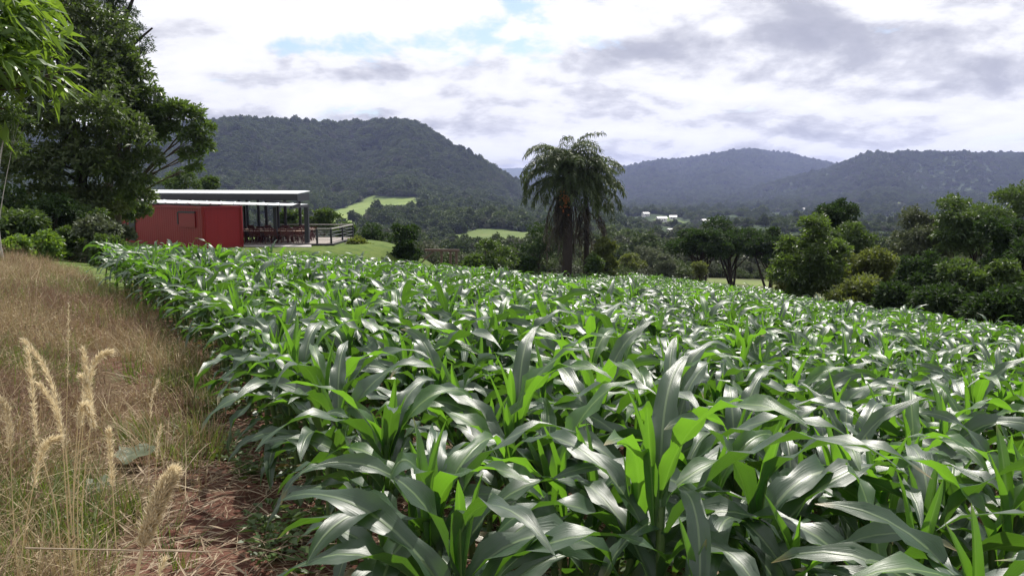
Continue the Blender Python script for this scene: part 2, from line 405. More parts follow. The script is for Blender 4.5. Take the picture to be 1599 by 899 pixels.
# ------------------------------------------------------------------ scatter (stuff made of instances)
def scatter(name, label, pts, scl, rot, idx, protos):
    """one stuff object: instances of proto meshes on points"""
    pts = np.asarray(pts, np.float32); n = len(pts)
    me = bpy.data.meshes.new(name); me.vertices.add(n); me.vertices.foreach_set('co', pts.ravel())
    a = me.attributes.new('scl', 'FLOAT_VECTOR', 'POINT')
    scl = np.asarray(scl, np.float32); scl = np.repeat(scl[:, None], 3, 1) if scl.ndim == 1 else scl
    a.data.foreach_set('vector', scl.ravel())
    a = me.attributes.new('rot', 'FLOAT_VECTOR', 'POINT'); a.data.foreach_set('vector', np.asarray(rot, np.float32).ravel())
    a = me.attributes.new('idx', 'INT', 'POINT'); a.data.foreach_set('value', np.asarray(idx, np.int32))
    o = obj(name, me); tag(o, label, kind='stuff')
    coll = bpy.data.collections.new(name + '_pieces')
    for k, pm in enumerate(protos):
        po = bpy.data.objects.new('%s_piece_%02d' % (name, k), pm); coll.objects.link(po)
    g = bpy.data.node_groups.new(name, 'GeometryNodeTree')
    g.interface.new_socket('Geometry', in_out='INPUT', socket_type='NodeSocketGeometry')
    g.interface.new_socket('Geometry', in_out='OUTPUT', socket_type='NodeSocketGeometry')
    gi = g.nodes.new('NodeGroupInput'); go = g.nodes.new('NodeGroupOutput')
    ci = g.nodes.new('GeometryNodeCollectionInfo'); ci.inputs['Collection'].default_value = coll
    ci.inputs['Separate Children'].default_value = True; ci.inputs['Reset Children'].default_value = True
    ip = g.nodes.new('GeometryNodeInstanceOnPoints'); ip.inputs['Pick Instance'].default_value = True
    def na(nm, ty):
        q = g.nodes.new('GeometryNodeInputNamedAttribute'); q.data_type = ty; q.inputs['Name'].default_value = nm; return q.outputs['Attribute']
    g.links.new(gi.outputs[0], ip.inputs['Points']); g.links.new(ci.outputs[0], ip.inputs['Instance'])
    g.links.new(na('idx', 'INT'), ip.inputs['Instance Index']); g.links.new(na('scl', 'FLOAT_VECTOR'), ip.inputs['Scale'])
    er = g.nodes.new('FunctionNodeEulerToRotation'); g.links.new(na('rot', 'FLOAT_VECTOR'), er.inputs[0]); g.links.new(er.outputs[0], ip.inputs['Rotation'])
    g.links.new(ip.outputs[0], go.inputs[0])
    md = o.modifiers.new('pieces', 'NODES'); md.node_group = g
    return o

# ------------------------------------------------------------------ foliage builders
def unit(v): return v / (np.linalg.norm(v, axis=-1, keepdims=True) + 1e-9)
def leaves_np(p, d, nrm, L, W, droop=0.15, seg=1):
    """pointed folded leaves: p base, d direction, nrm rough normal"""
    d = unit(d); s = unit(np.cross(d, nrm)); n = np.cross(s, d)
    L = L[:, None]; W = W[:, None]
    dn = np.array([0, 0, -1.0])
    m = p + d * L * 0.48 + dn * L * droop * 0.25
    tip = p + d * L + dn * L * droop
    a = m + s * W * 0.5 + n * W * 0.14; b = m - s * W * 0.5 + n * W * 0.14
    V = np.stack([p, a, tip, b], 1).reshape(-1, 3)
    Fq = np.arange(len(p) * 4).reshape(-1, 4)
    return V, Fq
def crown_np(clumps, tufts, per, L, W, rg, up=0.35, droop=0.2, shell=0.55, spread=1.0):
    """clumps: (n,6) centre+radii.  leaf tufts sit in the outer shell of each clump"""
    clumps = np.asarray(clumps, float)
    vol = (clumps[:, 3] * clumps[:, 4] + clumps[:, 3] * clumps[:, 5] + clumps[:, 4] * clumps[:, 5])
    cnt = np.maximum(4, (tufts * vol / vol.sum()).astype(int))
    ci = np.repeat(np.arange(len(clumps)), cnt)
    q = unit(rg.normal(size=(len(ci), 3))); q[:, 2] = np.where(q[:, 2] < -0.35, -q[:, 2] * 0.6, q[:, 2])
    rad = shell + (1 - shell) * rg.random(len(ci)) ** 0.6
    tp = clumps[ci, :3] + q * clumps[ci, 3:] * rad[:, None]
    trnd = rg.random(len(ci))
    k = np.repeat(np.arange(len(ci)), per)
    out = q[k]; d = unit(out * 0.7 + rg.normal(size=(len(k), 3)) * 0.75 * spread + np.array([0, 0, 0.12]))
    nrm = unit(rg.normal(size=(len(k), 3)) * 0.6 + np.array([0, 0, up * 2]) + out * 0.4)
    ll = L * (0.65 + 0.7 * rg.random(len(k)))
    p = tp[k] + d * (0.15 * ll)[:, None] + rg.normal(size=(len(k), 3)) * L * 0.25
    V, Fq = leaves_np(p, d, nrm, ll, ll * W / L, droop)
    rnd = np.clip(0.55 * trnd[k] + 0.45 * rg.random(len(k)), 0, 1)
    return V, Fq, rnd
def trunk_np(base, clumps, r0, rg, top=None, limbs=None, lean=0.0):
    base = np.array(base, float); clumps = np.asarray(clumps, float)
    ctr = clumps[:, :3].mean(0) if top is None else np.array(top, float)
    mid = (base + ctr) / 2 + np.array([rg.normal() * 0.3, rg.normal() * 0.3, 0]) + np.array([lean, 0, 0])
    sp = bez(base - [0, 0, 0.3], mid, ctr, 10)
    parts = [tube_geo(sp, r0 * np.linspace(1.12, 0.42, 10) * (1 + 0.5 * np.exp(-np.linspace(0, 9, 10))), 9)]
    lm = range(len(clumps)) if limbs is None else rg.permutation(len(clumps))[:limbs]
    for i in lm:
        c = clumps[i, :3]; s = 0.35 + 0.6 * rg.random(); a = sp[int(s * 9)]
        b = (a + c) / 2 + np.array([0, 0, 0.12 * np.linalg.norm(c - a)]) + rg.normal(size=3) * 0.1 * np.linalg.norm(c - a)
        pts = bez(a, b, c, 7); parts.append(tube_geo(pts, r0 * np.linspace(0.38, 0.07, 7), 5))
        for _ in range(3):
            e = c + unit(rg.normal(size=3)) * clumps[i, 3:] * 0.8
            parts.append(tube_geo(bez(pts[4], (pts[5] + e) / 2, e, 5), r0 * np.linspace(0.13, 0.03, 5), 4))
    return joinq(parts)
def envelope(rg, c, r, n, cr, flat=1.0, lo=-0.4):
    """n clumps spread over an ellipsoid envelope centre c radii r; clump radius about cr"""
    out = []; c = np.array(c, float); r = np.array(r, float)
    for i in range(n):
        q = unit(rg.normal(size=3)); 
        if q[2] < lo: q[2] = -q[2] * 0.5
        f = 0.26 + 0.72 * rg.random() ** 0.6
        s = cr * 1.22 * (0.5 + 0.75 * rg.random()) * (1.15 - 0.35 * f)
        out.append([*(c + q * r * f), s, s, s * flat])
    return np.array(out)
def make_tree(name, label, cat, base, clumps, leafm, barkm, tufts=1500, per=9, L=0.16, W=0.07, r0=0.15, seed=0, group=None, limbs=None, top=None, up=0.35, droop=0.2, shell=0.5, extra=None):
    rg = np.random.default_rng(seed); base = np.array(base, float)
    t = thing(name, label, cat, base, 0, group)
    cl = np.array(clumps, float); cl[:, :3] -= base
    tv, tf = trunk_np((0, 0, 0), cl, r0, rg, None if top is None else np.array(top) - base, limbs)
    obj('trunk', mesh_np('trunk', tv, tf, barkm), t)
    V, Fq, rnd = crown_np(cl, tufts, per, L, W, rg, up, droop, shell)
    obj('crown', mesh_np('crown', V, Fq, leafm, attrs={'rnd': ('FACE', rnd)}, smooth=False), t)
    return t

M_BARK = bark('bark_grey_brown', (0.10, 0.08, 0.06)); M_BARKD = bark('bark_dark', (0.045, 0.037, 0.030))
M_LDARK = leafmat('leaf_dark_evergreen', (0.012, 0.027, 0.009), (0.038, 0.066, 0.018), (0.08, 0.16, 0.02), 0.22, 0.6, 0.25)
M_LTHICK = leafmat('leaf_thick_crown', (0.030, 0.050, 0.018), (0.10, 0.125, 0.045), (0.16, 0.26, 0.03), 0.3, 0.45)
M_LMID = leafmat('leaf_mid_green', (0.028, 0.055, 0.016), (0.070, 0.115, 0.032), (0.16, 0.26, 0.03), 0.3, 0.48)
M_LGLOSS = leafmat('leaf_glossy', (0.026, 0.048, 0.015), (0.085, 0.120, 0.038), (0.20, 0.33, 0.035), 0.32, 0.36)
M_LBRIGHT = leafmat('leaf_bright_green', (0.045, 0.090, 0.022), (0.11, 0.18, 0.045), (0.30, 0.48, 0.04), 0.42, 0.36)
M_LGREY = leafmat('leaf_grey_green', (0.060, 0.080, 0.045), (0.13, 0.15, 0.085), (0.16, 0.20, 0.07), 0.25, 0.55)
M_LYEL = leafmat('leaf_yellow_green', (0.050, 0.072, 0.018), (0.125, 0.150, 0.042), (0.26, 0.32, 0.04), 0.33, 0.5)
M_FOREST = leafmat('leaf_forest', (0.012, 0.028, 0.009), (0.15, 0.195, 0.058), (0.08, 0.13, 0.02), 0.15, 0.6, 0.3, inst=True, stand=True)
M_FORESTG = leafmat('leaf_forest_grey', (0.050, 0.062, 0.035), (0.15, 0.16, 0.095), (0.10, 0.13, 0.05), 0.15, 0.6, 0.3, inst=True)

# ------------------------------------------------------------------ far woods
HOUSES = [(1033, 345, 11, 7, 3.6, 0.2, 'white house with pale roof, largest and brightest of the valley houses'),
          (1051, 342, 8, 6, 3.2, -0.1, 'small white house just right of the largest valley house'),
          (1008, 337, 8, 6, 3.2, 0.4, 'small pale house left of and above the largest valley house'),
          (1054, 364, 4.4, 4, 2.6, 0.1, 'middle of three low white houses lined up left of the dark trees'),
          (1063, 364, 4, 4, 2.6, 0.0, 'right hand of three low white houses lined up left of the dark trees'),
          (1046, 363.5, 3.6, 4, 2.6, 0.3, 'left hand of three low white houses lined up left of the dark trees'),
          (1101, 348, 8, 6, 3, 0.3, 'pale house above the left end of the dark tree crown'),
          (1250, 329, 15, 8, 3.5, 0.1, 'long pale farm house high on the far slope right of the clearing')]
HOUSE_D = [hit(a[0], a[1] + 1.0, 300) for a in HOUSES]
def house_clear(x, y):
    m = np.ones(np.shape(x), bool)
    for a, d in zip(HOUSES, HOUSE_D): m &= ell(x, y, P(a[0], a[1], d)[0], d - 0.06 * d, a[2] * 0.9, 0.085 * d) > 1
    return m
def dp_pad(x, y): return np.sqrt(((x + 16.0) / 16.0) ** 2 + ((y - 53.0) / 10.0) ** 2)
def far_woods():
    protos = []
    for k in range(6):
        rg = np.random.default_rng(300 + k)
        tall = (1.0, 1.25, 0.85, 1.5, 1.0, 0.8)[k]
        cl = envelope(rg, (0, 0, 0.62 * tall), (0.75, 0.75, 0.55 * tall), 9, 0.42, 0.85)
        V, Fq, rnd = crown_np(cl, 300, 5, 0.19, 0.13, rg, 0.5, 0.1, 0.7)
        tv, tf = tube_geo([(0, 0, -0.5), (0.02, 0, 0.3), (0, 0, 0.7 * tall)], [0.07, 0.06, 0.03], 5)
        V2, F2 = joinq([(V, Fq), (tv, tf)])
        protos.append(mesh_np('wood_crown', V2, F2, attrs={'rnd': ('FACE', np.concatenate([rnd, np.zeros(len(tf))]))}, smooth=False, mats=[M_FORESTG if k in (2, 5) else M_FOREST, M_BARK], midx=np.concatenate([np.zeros(len(Fq)), np.ones(len(tf))])))
    small = []
    for k in range(4):
        rg = np.random.default_rng(340 + k); cl = envelope(rg, (0, 0, 0.5), (0.8, 0.8, 0.5), 10, 0.40, 0.85, -0.9)
        V, Fq, rnd = crown_np(cl, 420, 6, 0.13, 0.075, rg, 0.4, 0.2, 0.5)
        small.append(mesh_np('scrub_crown', V, Fq, (M_FOREST, M_FORESTG, M_FORESTG, M_FOREST)[k], attrs={'rnd': ('FACE', rnd)}, smooth=False))
    def samp(n, y0, y1, u0, u1, dens, name, label, size, greyf, pr=None):
        y = np.sqrt(rng.random(n) * (y1 ** 2 - y0 ** 2) + y0 ** 2); u = u0 + (u1 - u0) * rng.random(n); x = u * y
        keep = (pasture(x, y) < 0.18) & house_clear(x, y) & (rng.random(n) < dens(x, y, u))
        x, y, u = x[keep], y[keep], u[keep]; z = H(x, y, False)
        s = size(x, y) * (0.65 + 0.7 * rng.random(len(x)))
        gz = fbm(x / 60.0, y / 60.0, 3, 77)
        idx = np.where(rng.random(len(x)) < greyf + gz * 0.8, rng.choice([2, 5], len(x)), rng.choice([0, 1, 3, 4], len(x)))
        rot = np.zeros((len(x), 3)); rot[:, 2] = rng.random(len(x)) * 6.28
        sc3 = np.stack([s, s, s * (0.85 + 0.3 * rng.random(len(x)))], 1)
        scatter(name, label, np.stack([x, y, z - 0.15 * s], 1), sc3, rot, idx if pr is None else idx % 4, pr or protos)
    samp(26000, 480, 1680, -0.80, 0.14, lambda x, y, u: 1.0, 'mesa_forest', 'dark forest covering the flat topped hill on the left', lambda x, y: 3.6 + y / 420.0, 0.12)
    samp(66000, 1000, 4100, -0.05, 1.05, lambda x, y, u: np.clip(0.35 + y / 2600.0, 0, 1) * (1 - 0.35 * (fbm(x / 160., y / 160., 2, 5) > 0.12)), 'far_range_forest', 'hazy blue forest on the far ranges to the right', lambda x, y: 4.0 + y / 750.0, 0.1)
    samp(8600, 130, 620, -0.60, 0.90, lambda x, y, u: 0.80 * (fbm(x / 55., y / 55., 3, 61) > -0.20), 'valley_forest', 'grey green woods on the valley floor beyond the field', lambda x, y: 3.0 + 0 * x, 0.42)
    samp(6500, 62, 180, -0.45, 0.95, lambda x, y, u: 1.0 * (y > far_d(u) + 9) * (y > np.where(u > 0.15, 84, 60)) * (dp_pad(x, y) > 1.3) * (fbm(x / 14., y / 14., 3, 63) > -0.25) * (ell(x, y, PAST[8][0], 92, 9, 16) > 1), 'slope_scrub', 'grey green scrub on the slope falling away behind the field', lambda x, y: 0.45 + 0.8 * rng.random(len(x)) ** 2 + 0.006 * y, 0.45, small)
    samp(4300, 560, 1250, 0.0, 1.0, lambda x, y, u: 0.75 * (fbm(x / 90., y / 90., 3, 62) > -0.12), 'valley_wood', 'scattered hazy woods round the far houses in the valley', lambda x, y: 4.2 + 0 * x, 0.3)
far_woods()
# ------------------------------------------------------------------ far houses
def far_house(px, py, d, wdt, dep, hgt, rz, wall, roof, label):
    p = P(px, py, d); z = float(H(p[0], d, False))
    t = thing('house', label, 'house', (p[0], d, z), rz, 'houses in the valley')
    V, Fq = box_geo((0, 0, hgt / 2 - 1), (wdt, dep, hgt + 2)); obj('wall', mesh_np('wall', V, Fq, wall, smooth=False), t)
    o = 0.5; rh = dep * 0.28
    V = np.array([[-wdt / 2 - o, -dep / 2 - o, hgt], [wdt / 2 + o, -dep / 2 - o, hgt], [wdt / 2 + o, dep / 2 + o, hgt], [-wdt / 2 - o, dep / 2 + o, hgt], [-wdt / 2 - o, 0, hgt + rh], [wdt / 2 + o, 0, hgt + rh]])
    obj('roof', mesh_np('roof', V, [np.array([[0, 1, 5, 4], [2, 3, 4, 5], [0, 3, 2, 1]]), np.array([[0, 4, 3], [1, 2, 5]])], roof, smooth=False), t)
    for k in (-0.28, 0.22):
        V, Fq = box_geo((k * wdt, -dep / 2 - 0.02, hgt * 0.55), (1.3, 0.12, 1.2)); obj('window', mesh_np('window', V, Fq, M_GLASS, smooth=False), t)
    V, Fq = box_geo((-0.02 * wdt, -dep / 2 - 0.02, 1.05), (1.0, 0.12, 2.1)); obj('door', mesh_np('door', V, Fq, M_DARKWOOD, smooth=False), t)
M_WHITE = plain('white_render', (0.70, 0.68, 0.65), 0.8, 0.2, var=0.08); M_ZINC = plain('pale_metal_roof', (0.46, 0.45, 0.45), 0.45, 0.5, var=0.1, scale=2)
M_GLASS = plain('window_glass', (0.03, 0.035, 0.045), 0.12, 0.6, var=0.1); M_DARKWOOD = plain('dark_wood', (0.055, 0.038, 0.030), 0.7)
for a, d_ in zip(HOUSES, HOUSE_D): far_house(a[0], a[1], d_, *a[2:6], M_WHITE, M_ZINC, a[6])

# ------------------------------------------------------------------ container and pavilion
M_RED_SHADED = plain('red_paint_shaded', (0.21, 0.008, 0.010), 0.5, 0.4, var=0.18, scale=1.5, bump_s=0.05)  # container red with the trees' shade painted in as a darker tone
M_RED_LIT = plain('red_paint_lit_end', (0.24, 0.007, 0.010), 0.45, 0.4, var=0.12, scale=1.2, bump_s=0.05)  # same red, brighter: paints the near end wall as lit
M_STEEL = plain('dark_steel', (0.022, 0.024, 0.030), 0.5, 0.4); M_SHEET = plain('white_roof_sheet', (0.80, 0.82, 0.84), 0.35, 0.5, var=0.06, scale=2)
M_DECK = plain('grey_deck_board', (0.30, 0.265, 0.24), 0.75, 0.25, var=0.3, scale=3); M_CONC = plain('pale_concrete', (0.42, 0.40, 0.38), 0.9, 0.2, var=0.15, scale=2)
M_CHAIR = plain('dark_red_wood', (0.060, 0.012, 0.012), 0.5, 0.4); M_TABLE = plain('brown_wood_top', (0.30, 0.20, 0.15), 0.4, 0.5, var=0.3)
M_CABLE = plain('steel_cable', (0.45, 0.46, 0.48), 0.35, 0.5, metal=0.6)
def quadbox(name, c4, thick, m, parent, smooth=False):
    c = np.array(c4, float); V = np.concatenate([c, c - [0, 0, thick]])
    Fq = np.array([[0, 1, 2, 3], [7, 6, 5, 4], [0, 4, 5, 1], [1, 5, 6, 2], [2, 6, 7, 3], [3, 7, 4, 0]])
    return obj(name, mesh_np(name, V, Fq, m, smooth=smooth), parent)
def build_container():
    cx, cy_ = P(320, 388, 47)[0], 47.0
    e1 = np.array([0.65, 0.76, 0]); e2 = np.array([-0.76, 0.65, 0]); z0 = -1.72; h = 2.5; Wd, Ln = 2.44, 12.2
    t = thing('container', 'red steel container cabin half hidden behind the trees on the left', 'container', (cx, cy_, z0))
    up = np.array([0, 0, 1.0])
    def wall(name, o, dr, ln, m, pitch=0.28, dep=0.014):
        n = int(ln / pitch); nr = np.cross(up, dr) * -1
        xs, off = [], []
        for i in range(n):
            b = i * ln / n
            for f, q in ((0, 0), (0.4, 0), (0.5, 1), (0.9, 1)): xs.append(b + f * ln / n); off.append(q)
        xs.append(ln); off.append(0)
        xs = np.array(xs); off = np.array(off)
        lo = o + xs[:, None] * dr + (off * -dep)[:, None] * nr; k = len(xs)
        V = np.concatenate([lo + up * 0.12, lo + up * (h - 0.10)]); j = np.arange(k - 1)
        return obj(name, mesh_np(name, V, np.stack([j, j + 1, j + k + 1, j + k], 1), m, smooth=False), t)
    o0 = np.zeros(3)
    wall('side_wall', o0, e2, Ln, M_RED_SHADED); wall('end_wall', o0 + e1 * 0, e1, Wd, M_RED_LIT, 0.6, 0.012)
    wall('side_wall', o0 + e1 * Wd, e2, Ln, M_RED_SHADED); wall('end_wall', o0 + e2 * Ln, e1, Wd, M_RED_SHADED)
    quadbox('roof', [o0 + up * (h - 0.05) + q for q in (o0, e1 * Wd, e1 * Wd + e2 * Ln, e2 * Ln)], 0.05, M_RED_SHADED, t)
    for a, b in ((o0, e1 * Wd), (o0, e2 * Ln), (e1 * Wd, e1 * Wd + e2 * Ln), (e2 * Ln, e1 * Wd + e2 * Ln)):
        for zz in (0.06, h - 0.04):
            V, Fq = bar_geo(a + up * zz, b + up * zz, 0.14, 0.13); obj('rail_beam', mesh_np('rail_beam', V, Fq, M_RED_SHADED, smooth=False), t)
    for c in (o0, e1 * Wd, e2 * Ln, e1 * Wd + e2 * Ln):
        V, Fq = bar_geo(c + up * 0.0, c + up * (h + 0.02), 0.17, 0.17); obj('corner_post', mesh_np('corner_post', V, Fq, M_RED_SHADED, smooth=False), t)
    nr = np.array([-0.65, -0.76, 0])
    def on_side(name, s, w_, zb, hh, m, dep=0.05):
        a = e2 * s + nr * 0.03 + up * (zb + hh / 2); V, Fq = bar_geo(a, a + e2 * w_, dep, hh); return obj(name, mesh_np(name, V, Fq, m, smooth=False), t)
    hatch = on_side('service_hatch', 0.9, 2.0, 1.25, 0.85, M_RED_SHADED, 0.10)
    on_side('hatch_lintel', 0.9, 2.0, 2.12, 0.09, M_STEEL, 0.16); on_side('hatch_jamb', 2.95, 0.10, 1.4, 0.75, M_STEEL, 0.14)
    on_side('door', 9.0, 0.9, 0.15, 1.9, M_STEEL, 0.08)
build_container()
def build_pavilion():
    zt = -1.58
    ox, oy = P(480, 377, 50.4)[0], 50.4
    t = thing('pavilion', 'open dark steel pavilion with white sheet roofs and timber deck beside the red container', 'pavilion', (ox, oy, zt))
    O = np.array([ox, oy, zt])
    X = lambda px, d: P(px, 377, d)[0]
    def mk(name, geo, m, par=None):
        V, Fq = geo; return obj(name, mesh_np(name, V - O, Fq, m, smooth=False), par or t)
    # deck boards (they run left to right) on a dark edge beam
    x0, x1 = X(368, 51), X(529, 52)
    y0, y1 = 50.0, 57.0; n = 28
    for i in range(n):
        b = (y1 - y0) / n; mk('deck_board', box_geo(((x0 + x1) / 2, y0 + (i + .5) * b, zt - 0.02), (x1 - x0, b - 0.02, 0.04)), M_DECK)
    mk('edge_beam', bar_geo((x0, y0 - 0.05, zt - 0.17), (x1, y0 - 0.05, zt - 0.17), 0.09, 0.26), M_STEEL)
    mk('edge_beam', bar_geo((x1 + 0.05, y0 - 0.1, zt - 0.20), (x1 + 0.05, y1, zt - 0.20), 0.10, 0.36), M_STEEL)
    for xx, yy in ((x1, 50.0), (x1, 53.5), (x1, 57.0), (X(495, 50), 50.0), (X(495, 56), 57.0)):
        g = float(H(xx, yy)); mk('deck_post', bar_geo((xx + 0.12, yy - 0.12, g - 0.3), (xx + 0.12, yy - 0.12, zt - 0.02), 0.16), M_STEEL)
    # concrete apron in front
    quadbox('apron', [np.array(q) - O for q in ((X(372, 49), 48.9, -1.66), (X(490, 49), 48.4, -1.68), (X(486, 49.9), 49.88, -1.66), (X(372, 49.9), 49.88, -1.66))], 0.25, M_CONC, t)
    # posts
    bz = 1.42
    for px in (250, 300, 345, 376, 388, 405.5, 417.5, 447, 470):
        mk('post', bar_geo((X(px, 56.6), 56.6, zt), (X(px, 56.6), 56.6, bz), 0.17), M_STEEL)
    for px, d, w_ in ((378, 51.0, 0.2), (431, 50.4, 0.2), (480, 50.4, 0.26), (384, 54, .15), (436, 54, 0.13)):
        mk('post', bar_geo((X(px, d), d, zt), (X(px, d), d, 0.72), w_), M_STEEL)
    # rear roof with deep dark fascia and thin white sheet
    xl, xr = X(150, 56), X(472, 56)
    rr = quadbox('rear_roof', [np.array(q) - O for q in ((xl, 55.0, 1.66), (xr, 55.0, 1.58), (xr, 58.6, 1.75), (xl, 58.6, 1.83))], 0.06, M_SHEET, t)
    mk('fascia', bar_geo((xl, 55.12, 1.37), (xr, 55.12, 1.29), 0.06, 0.44), M_STEEL, t); mk('fascia', bar_geo((xr - 0.05, 55.2, 1.25), (xr - 0.05, 58.4, 1.30), 0.06, 0.5), M_STEEL, t)
    for k in range(5):
        xx = xl + (xr - xl) * (k + .5) / 5; mk('rafter', bar_geo((xx, 55.2, 1.40), (xx, 58.5, 1.50), 0.08, 0.16), M_STEEL)
    # lower white roof: ribbed sheets side by side
    FL, FR = np.array([X(245, 50.6), 50.6, 0.99]), np.array([X(456, 49.6), 49.6, 0.83]); BR, BL = np.array([X(483, 53.6), 53.6, 0.85]), np.array([X(228, 56), 54.8, 1.17])
    ns = 12
    for k in range(ns):
        a, b = k / ns, (k + 1) / ns - 0.004
        c = [FL + (FR - FL) * a, FL + (FR - FL) * b, BL + (BR - BL) * b, BL + (BR - BL) * a]
        s_ = quadbox('roof_sheet', [q - O for q in c], 0.03, M_SHEET, t)
        q0, q1 = c[0] + [0, 0, 0.015], c[3] + [0, 0, 0.015]; V, Fq = bar_geo(q0 - O, q1 - O, 0.05, 0.05); obj('rib', mesh_np('rib', V, Fq, M_SHEET, smooth=False), s_)
    dn = np.array([0, 0, -0.10]); mk('roof_beam', bar_geo(FL + dn + [9.2, 0.2, -0.02], FR + dn + [0, 0.12, 0], 0.10, 0.13), M_STEEL); mk('roof_beam', bar_geo(BL + dn + [9, 0, 0], BR + dn, 0.10, 0.12), M_STEEL)
    mk('roof_beam', bar_geo(FR + dn * 1.2, BR + dn * 1.2, 0.12, 0.14), M_STEEL)
    # railing
    rz = zt + 0.92; pts = [(x0 + 0.2, y1 - 0.1), (X(447, 57), y1 - 0.1), (x1 - 0.05, y1 - 0.1), (x1 - 0.05, y0 + 3.4), (x1 - 0.05, y0 + 0.05), (X(495, 50), y0 + 0.05)]
    for (xx, yy) in pts: mk('rail_post', bar_geo((xx, yy, zt), (xx, yy, rz), 0.11), M_STEEL)
    for (a, b) in zip(pts[:-1], pts[1:]):
        mk('handrail', bar_geo((*a, rz), (*b, rz), 0.08, 0.06), M_CONC)
        for f in (0.25, 0.5, 0.75): mk('cable', bar_geo((*a, zt + 0.92 * f), (*b, zt + 0.92 * f), 0.02), M_CABLE)
    return zt, X
zt, XD = build_pavilion()
def chair_parts():
    g = {}
    g['seat'] = [joinq([box_geo((0, -0.19 + k * 0.095, 0.45), (0.42, 0.075, 0.025)) for k in range(5)])]
    g['backrest'] = [joinq([bar_geo((-0.20, 0.21, 0.46), (-0.20, 0.30, 0.92), 0.04), bar_geo((0.20, 0.21, 0.46), (0.20, 0.30, 0.92), 0.04)] + [bar_geo((-0.2, 0.235 + 0.03 * k, 0.58 + 0.14 * k), (0.2, 0.235 + 0.03 * k, 0.58 + 0.14 * k), 0.02, 0.08) for k in range(3)])]
    g['leg'] = [bar_geo((sx * 0.19, sy * 0.19, 0.0), (sx * 0.19, -sy * 0.15, 0.44), 0.035) for sx in (-1, 1) for sy in (-1, 1)]
    return {k: [mesh_np(k, *q, M_CHAIR, smooth=False) for q in v] for k, v in g.items()}
CH = chair_parts()
TB = {'table_top': [mesh_np('table_top', *joinq([box_geo((0, -0.30 + k * 0.15, 0.745), (1.25, 0.135, 0.03)) for k in range(5)]), M_TABLE, smooth=False)],
      'leg': [mesh_np('leg', *bar_geo((sx * 0.5, sy * 0.30, 0), (sx * 0.5, -sy * 0.05, 0.72), 0.04), M_CHAIR, smooth=False) for sx in (-1, 1) for sy in (-1, 1)]}
def place(name, label, cat, loc, rz, group, parts):
    t = thing(name, label, cat, loc, rz, group)
    for k, ms in parts.items():
        for m in ms: obj(k, m, t)
COLN = ['nearest the red container', 'second from the red container', 'third from the red container', 'nearest the open deck end']
for r_, (yy, rown) in enumerate(((50.9, 'front'), (53.1, 'middle'), (55.3, 'rear'))):
    for c_ in range(4):
        tx = XD(393 + c_ * (28 if r_ else 24), yy); rz = 0.12 * math.sin(r_ * 3 + c_ * 2)
        place('table', f'brown slatted table in the {rown} row on the deck, {COLN[c_]}', 'table', (tx, yy, zt), rz, 'tables on the pavilion deck', TB)
        for s_, sn in ((-1, 'near'), (1, 'far')):
            for q, qn in ((-0.32, 'left'), (0.32, 'right')):
                if s_ > 0 and r_ == 2 and q > 0: continue
                place('folding_chair', f'dark red folding chair, {sn} {qn} seat of {rown} row table {COLN[c_]}', 'chair',
                      (tx + q, yy + s_ * (0.62 + 0.08 * math.sin(c_ * 5 + q * 9)), zt), (0 if s_ > 0 else pi) + 0.25 * math.sin(c_ * 7 + r_ + q * 4), 'folding chairs on the pavilion deck', CH)
# timber stand at the far edge of the field
def build_stand():
    d = 37.0; c = P(692, 392, d); g = float(H(c[0], d)); tp = P(692, 392, d)[2]
    t = thing('timber_frame', 'weathered timber frame with one long beam and a slanting brace at the field end', 'frame', (c[0], d, g))
    h = tp - g; Mw = plain('weathered_timber', (0.11, 0.075, 0.06), 0.85)
    for xx in (-0.08, 0.34, 0.62): V, Fq = bar_geo((xx, 0, -0.3), (xx, 0, h), 0.11); obj('post', mesh_np('post', V, Fq, Mw, smooth=False), t)
    V, Fq = bar_geo((-0.85, 0, h + 0.05), (0.75, 0, h + 0.02), 0.16, 0.11); obj('beam', mesh_np('beam', V, Fq, Mw, smooth=False), t)
    V, Fq = bar_geo((-1.15, 0.02, h - 0.65), (-0.45, 0.02, h), 0.08); obj('brace', mesh_np('brace', V, Fq, Mw, smooth=False), t)
build_stand()

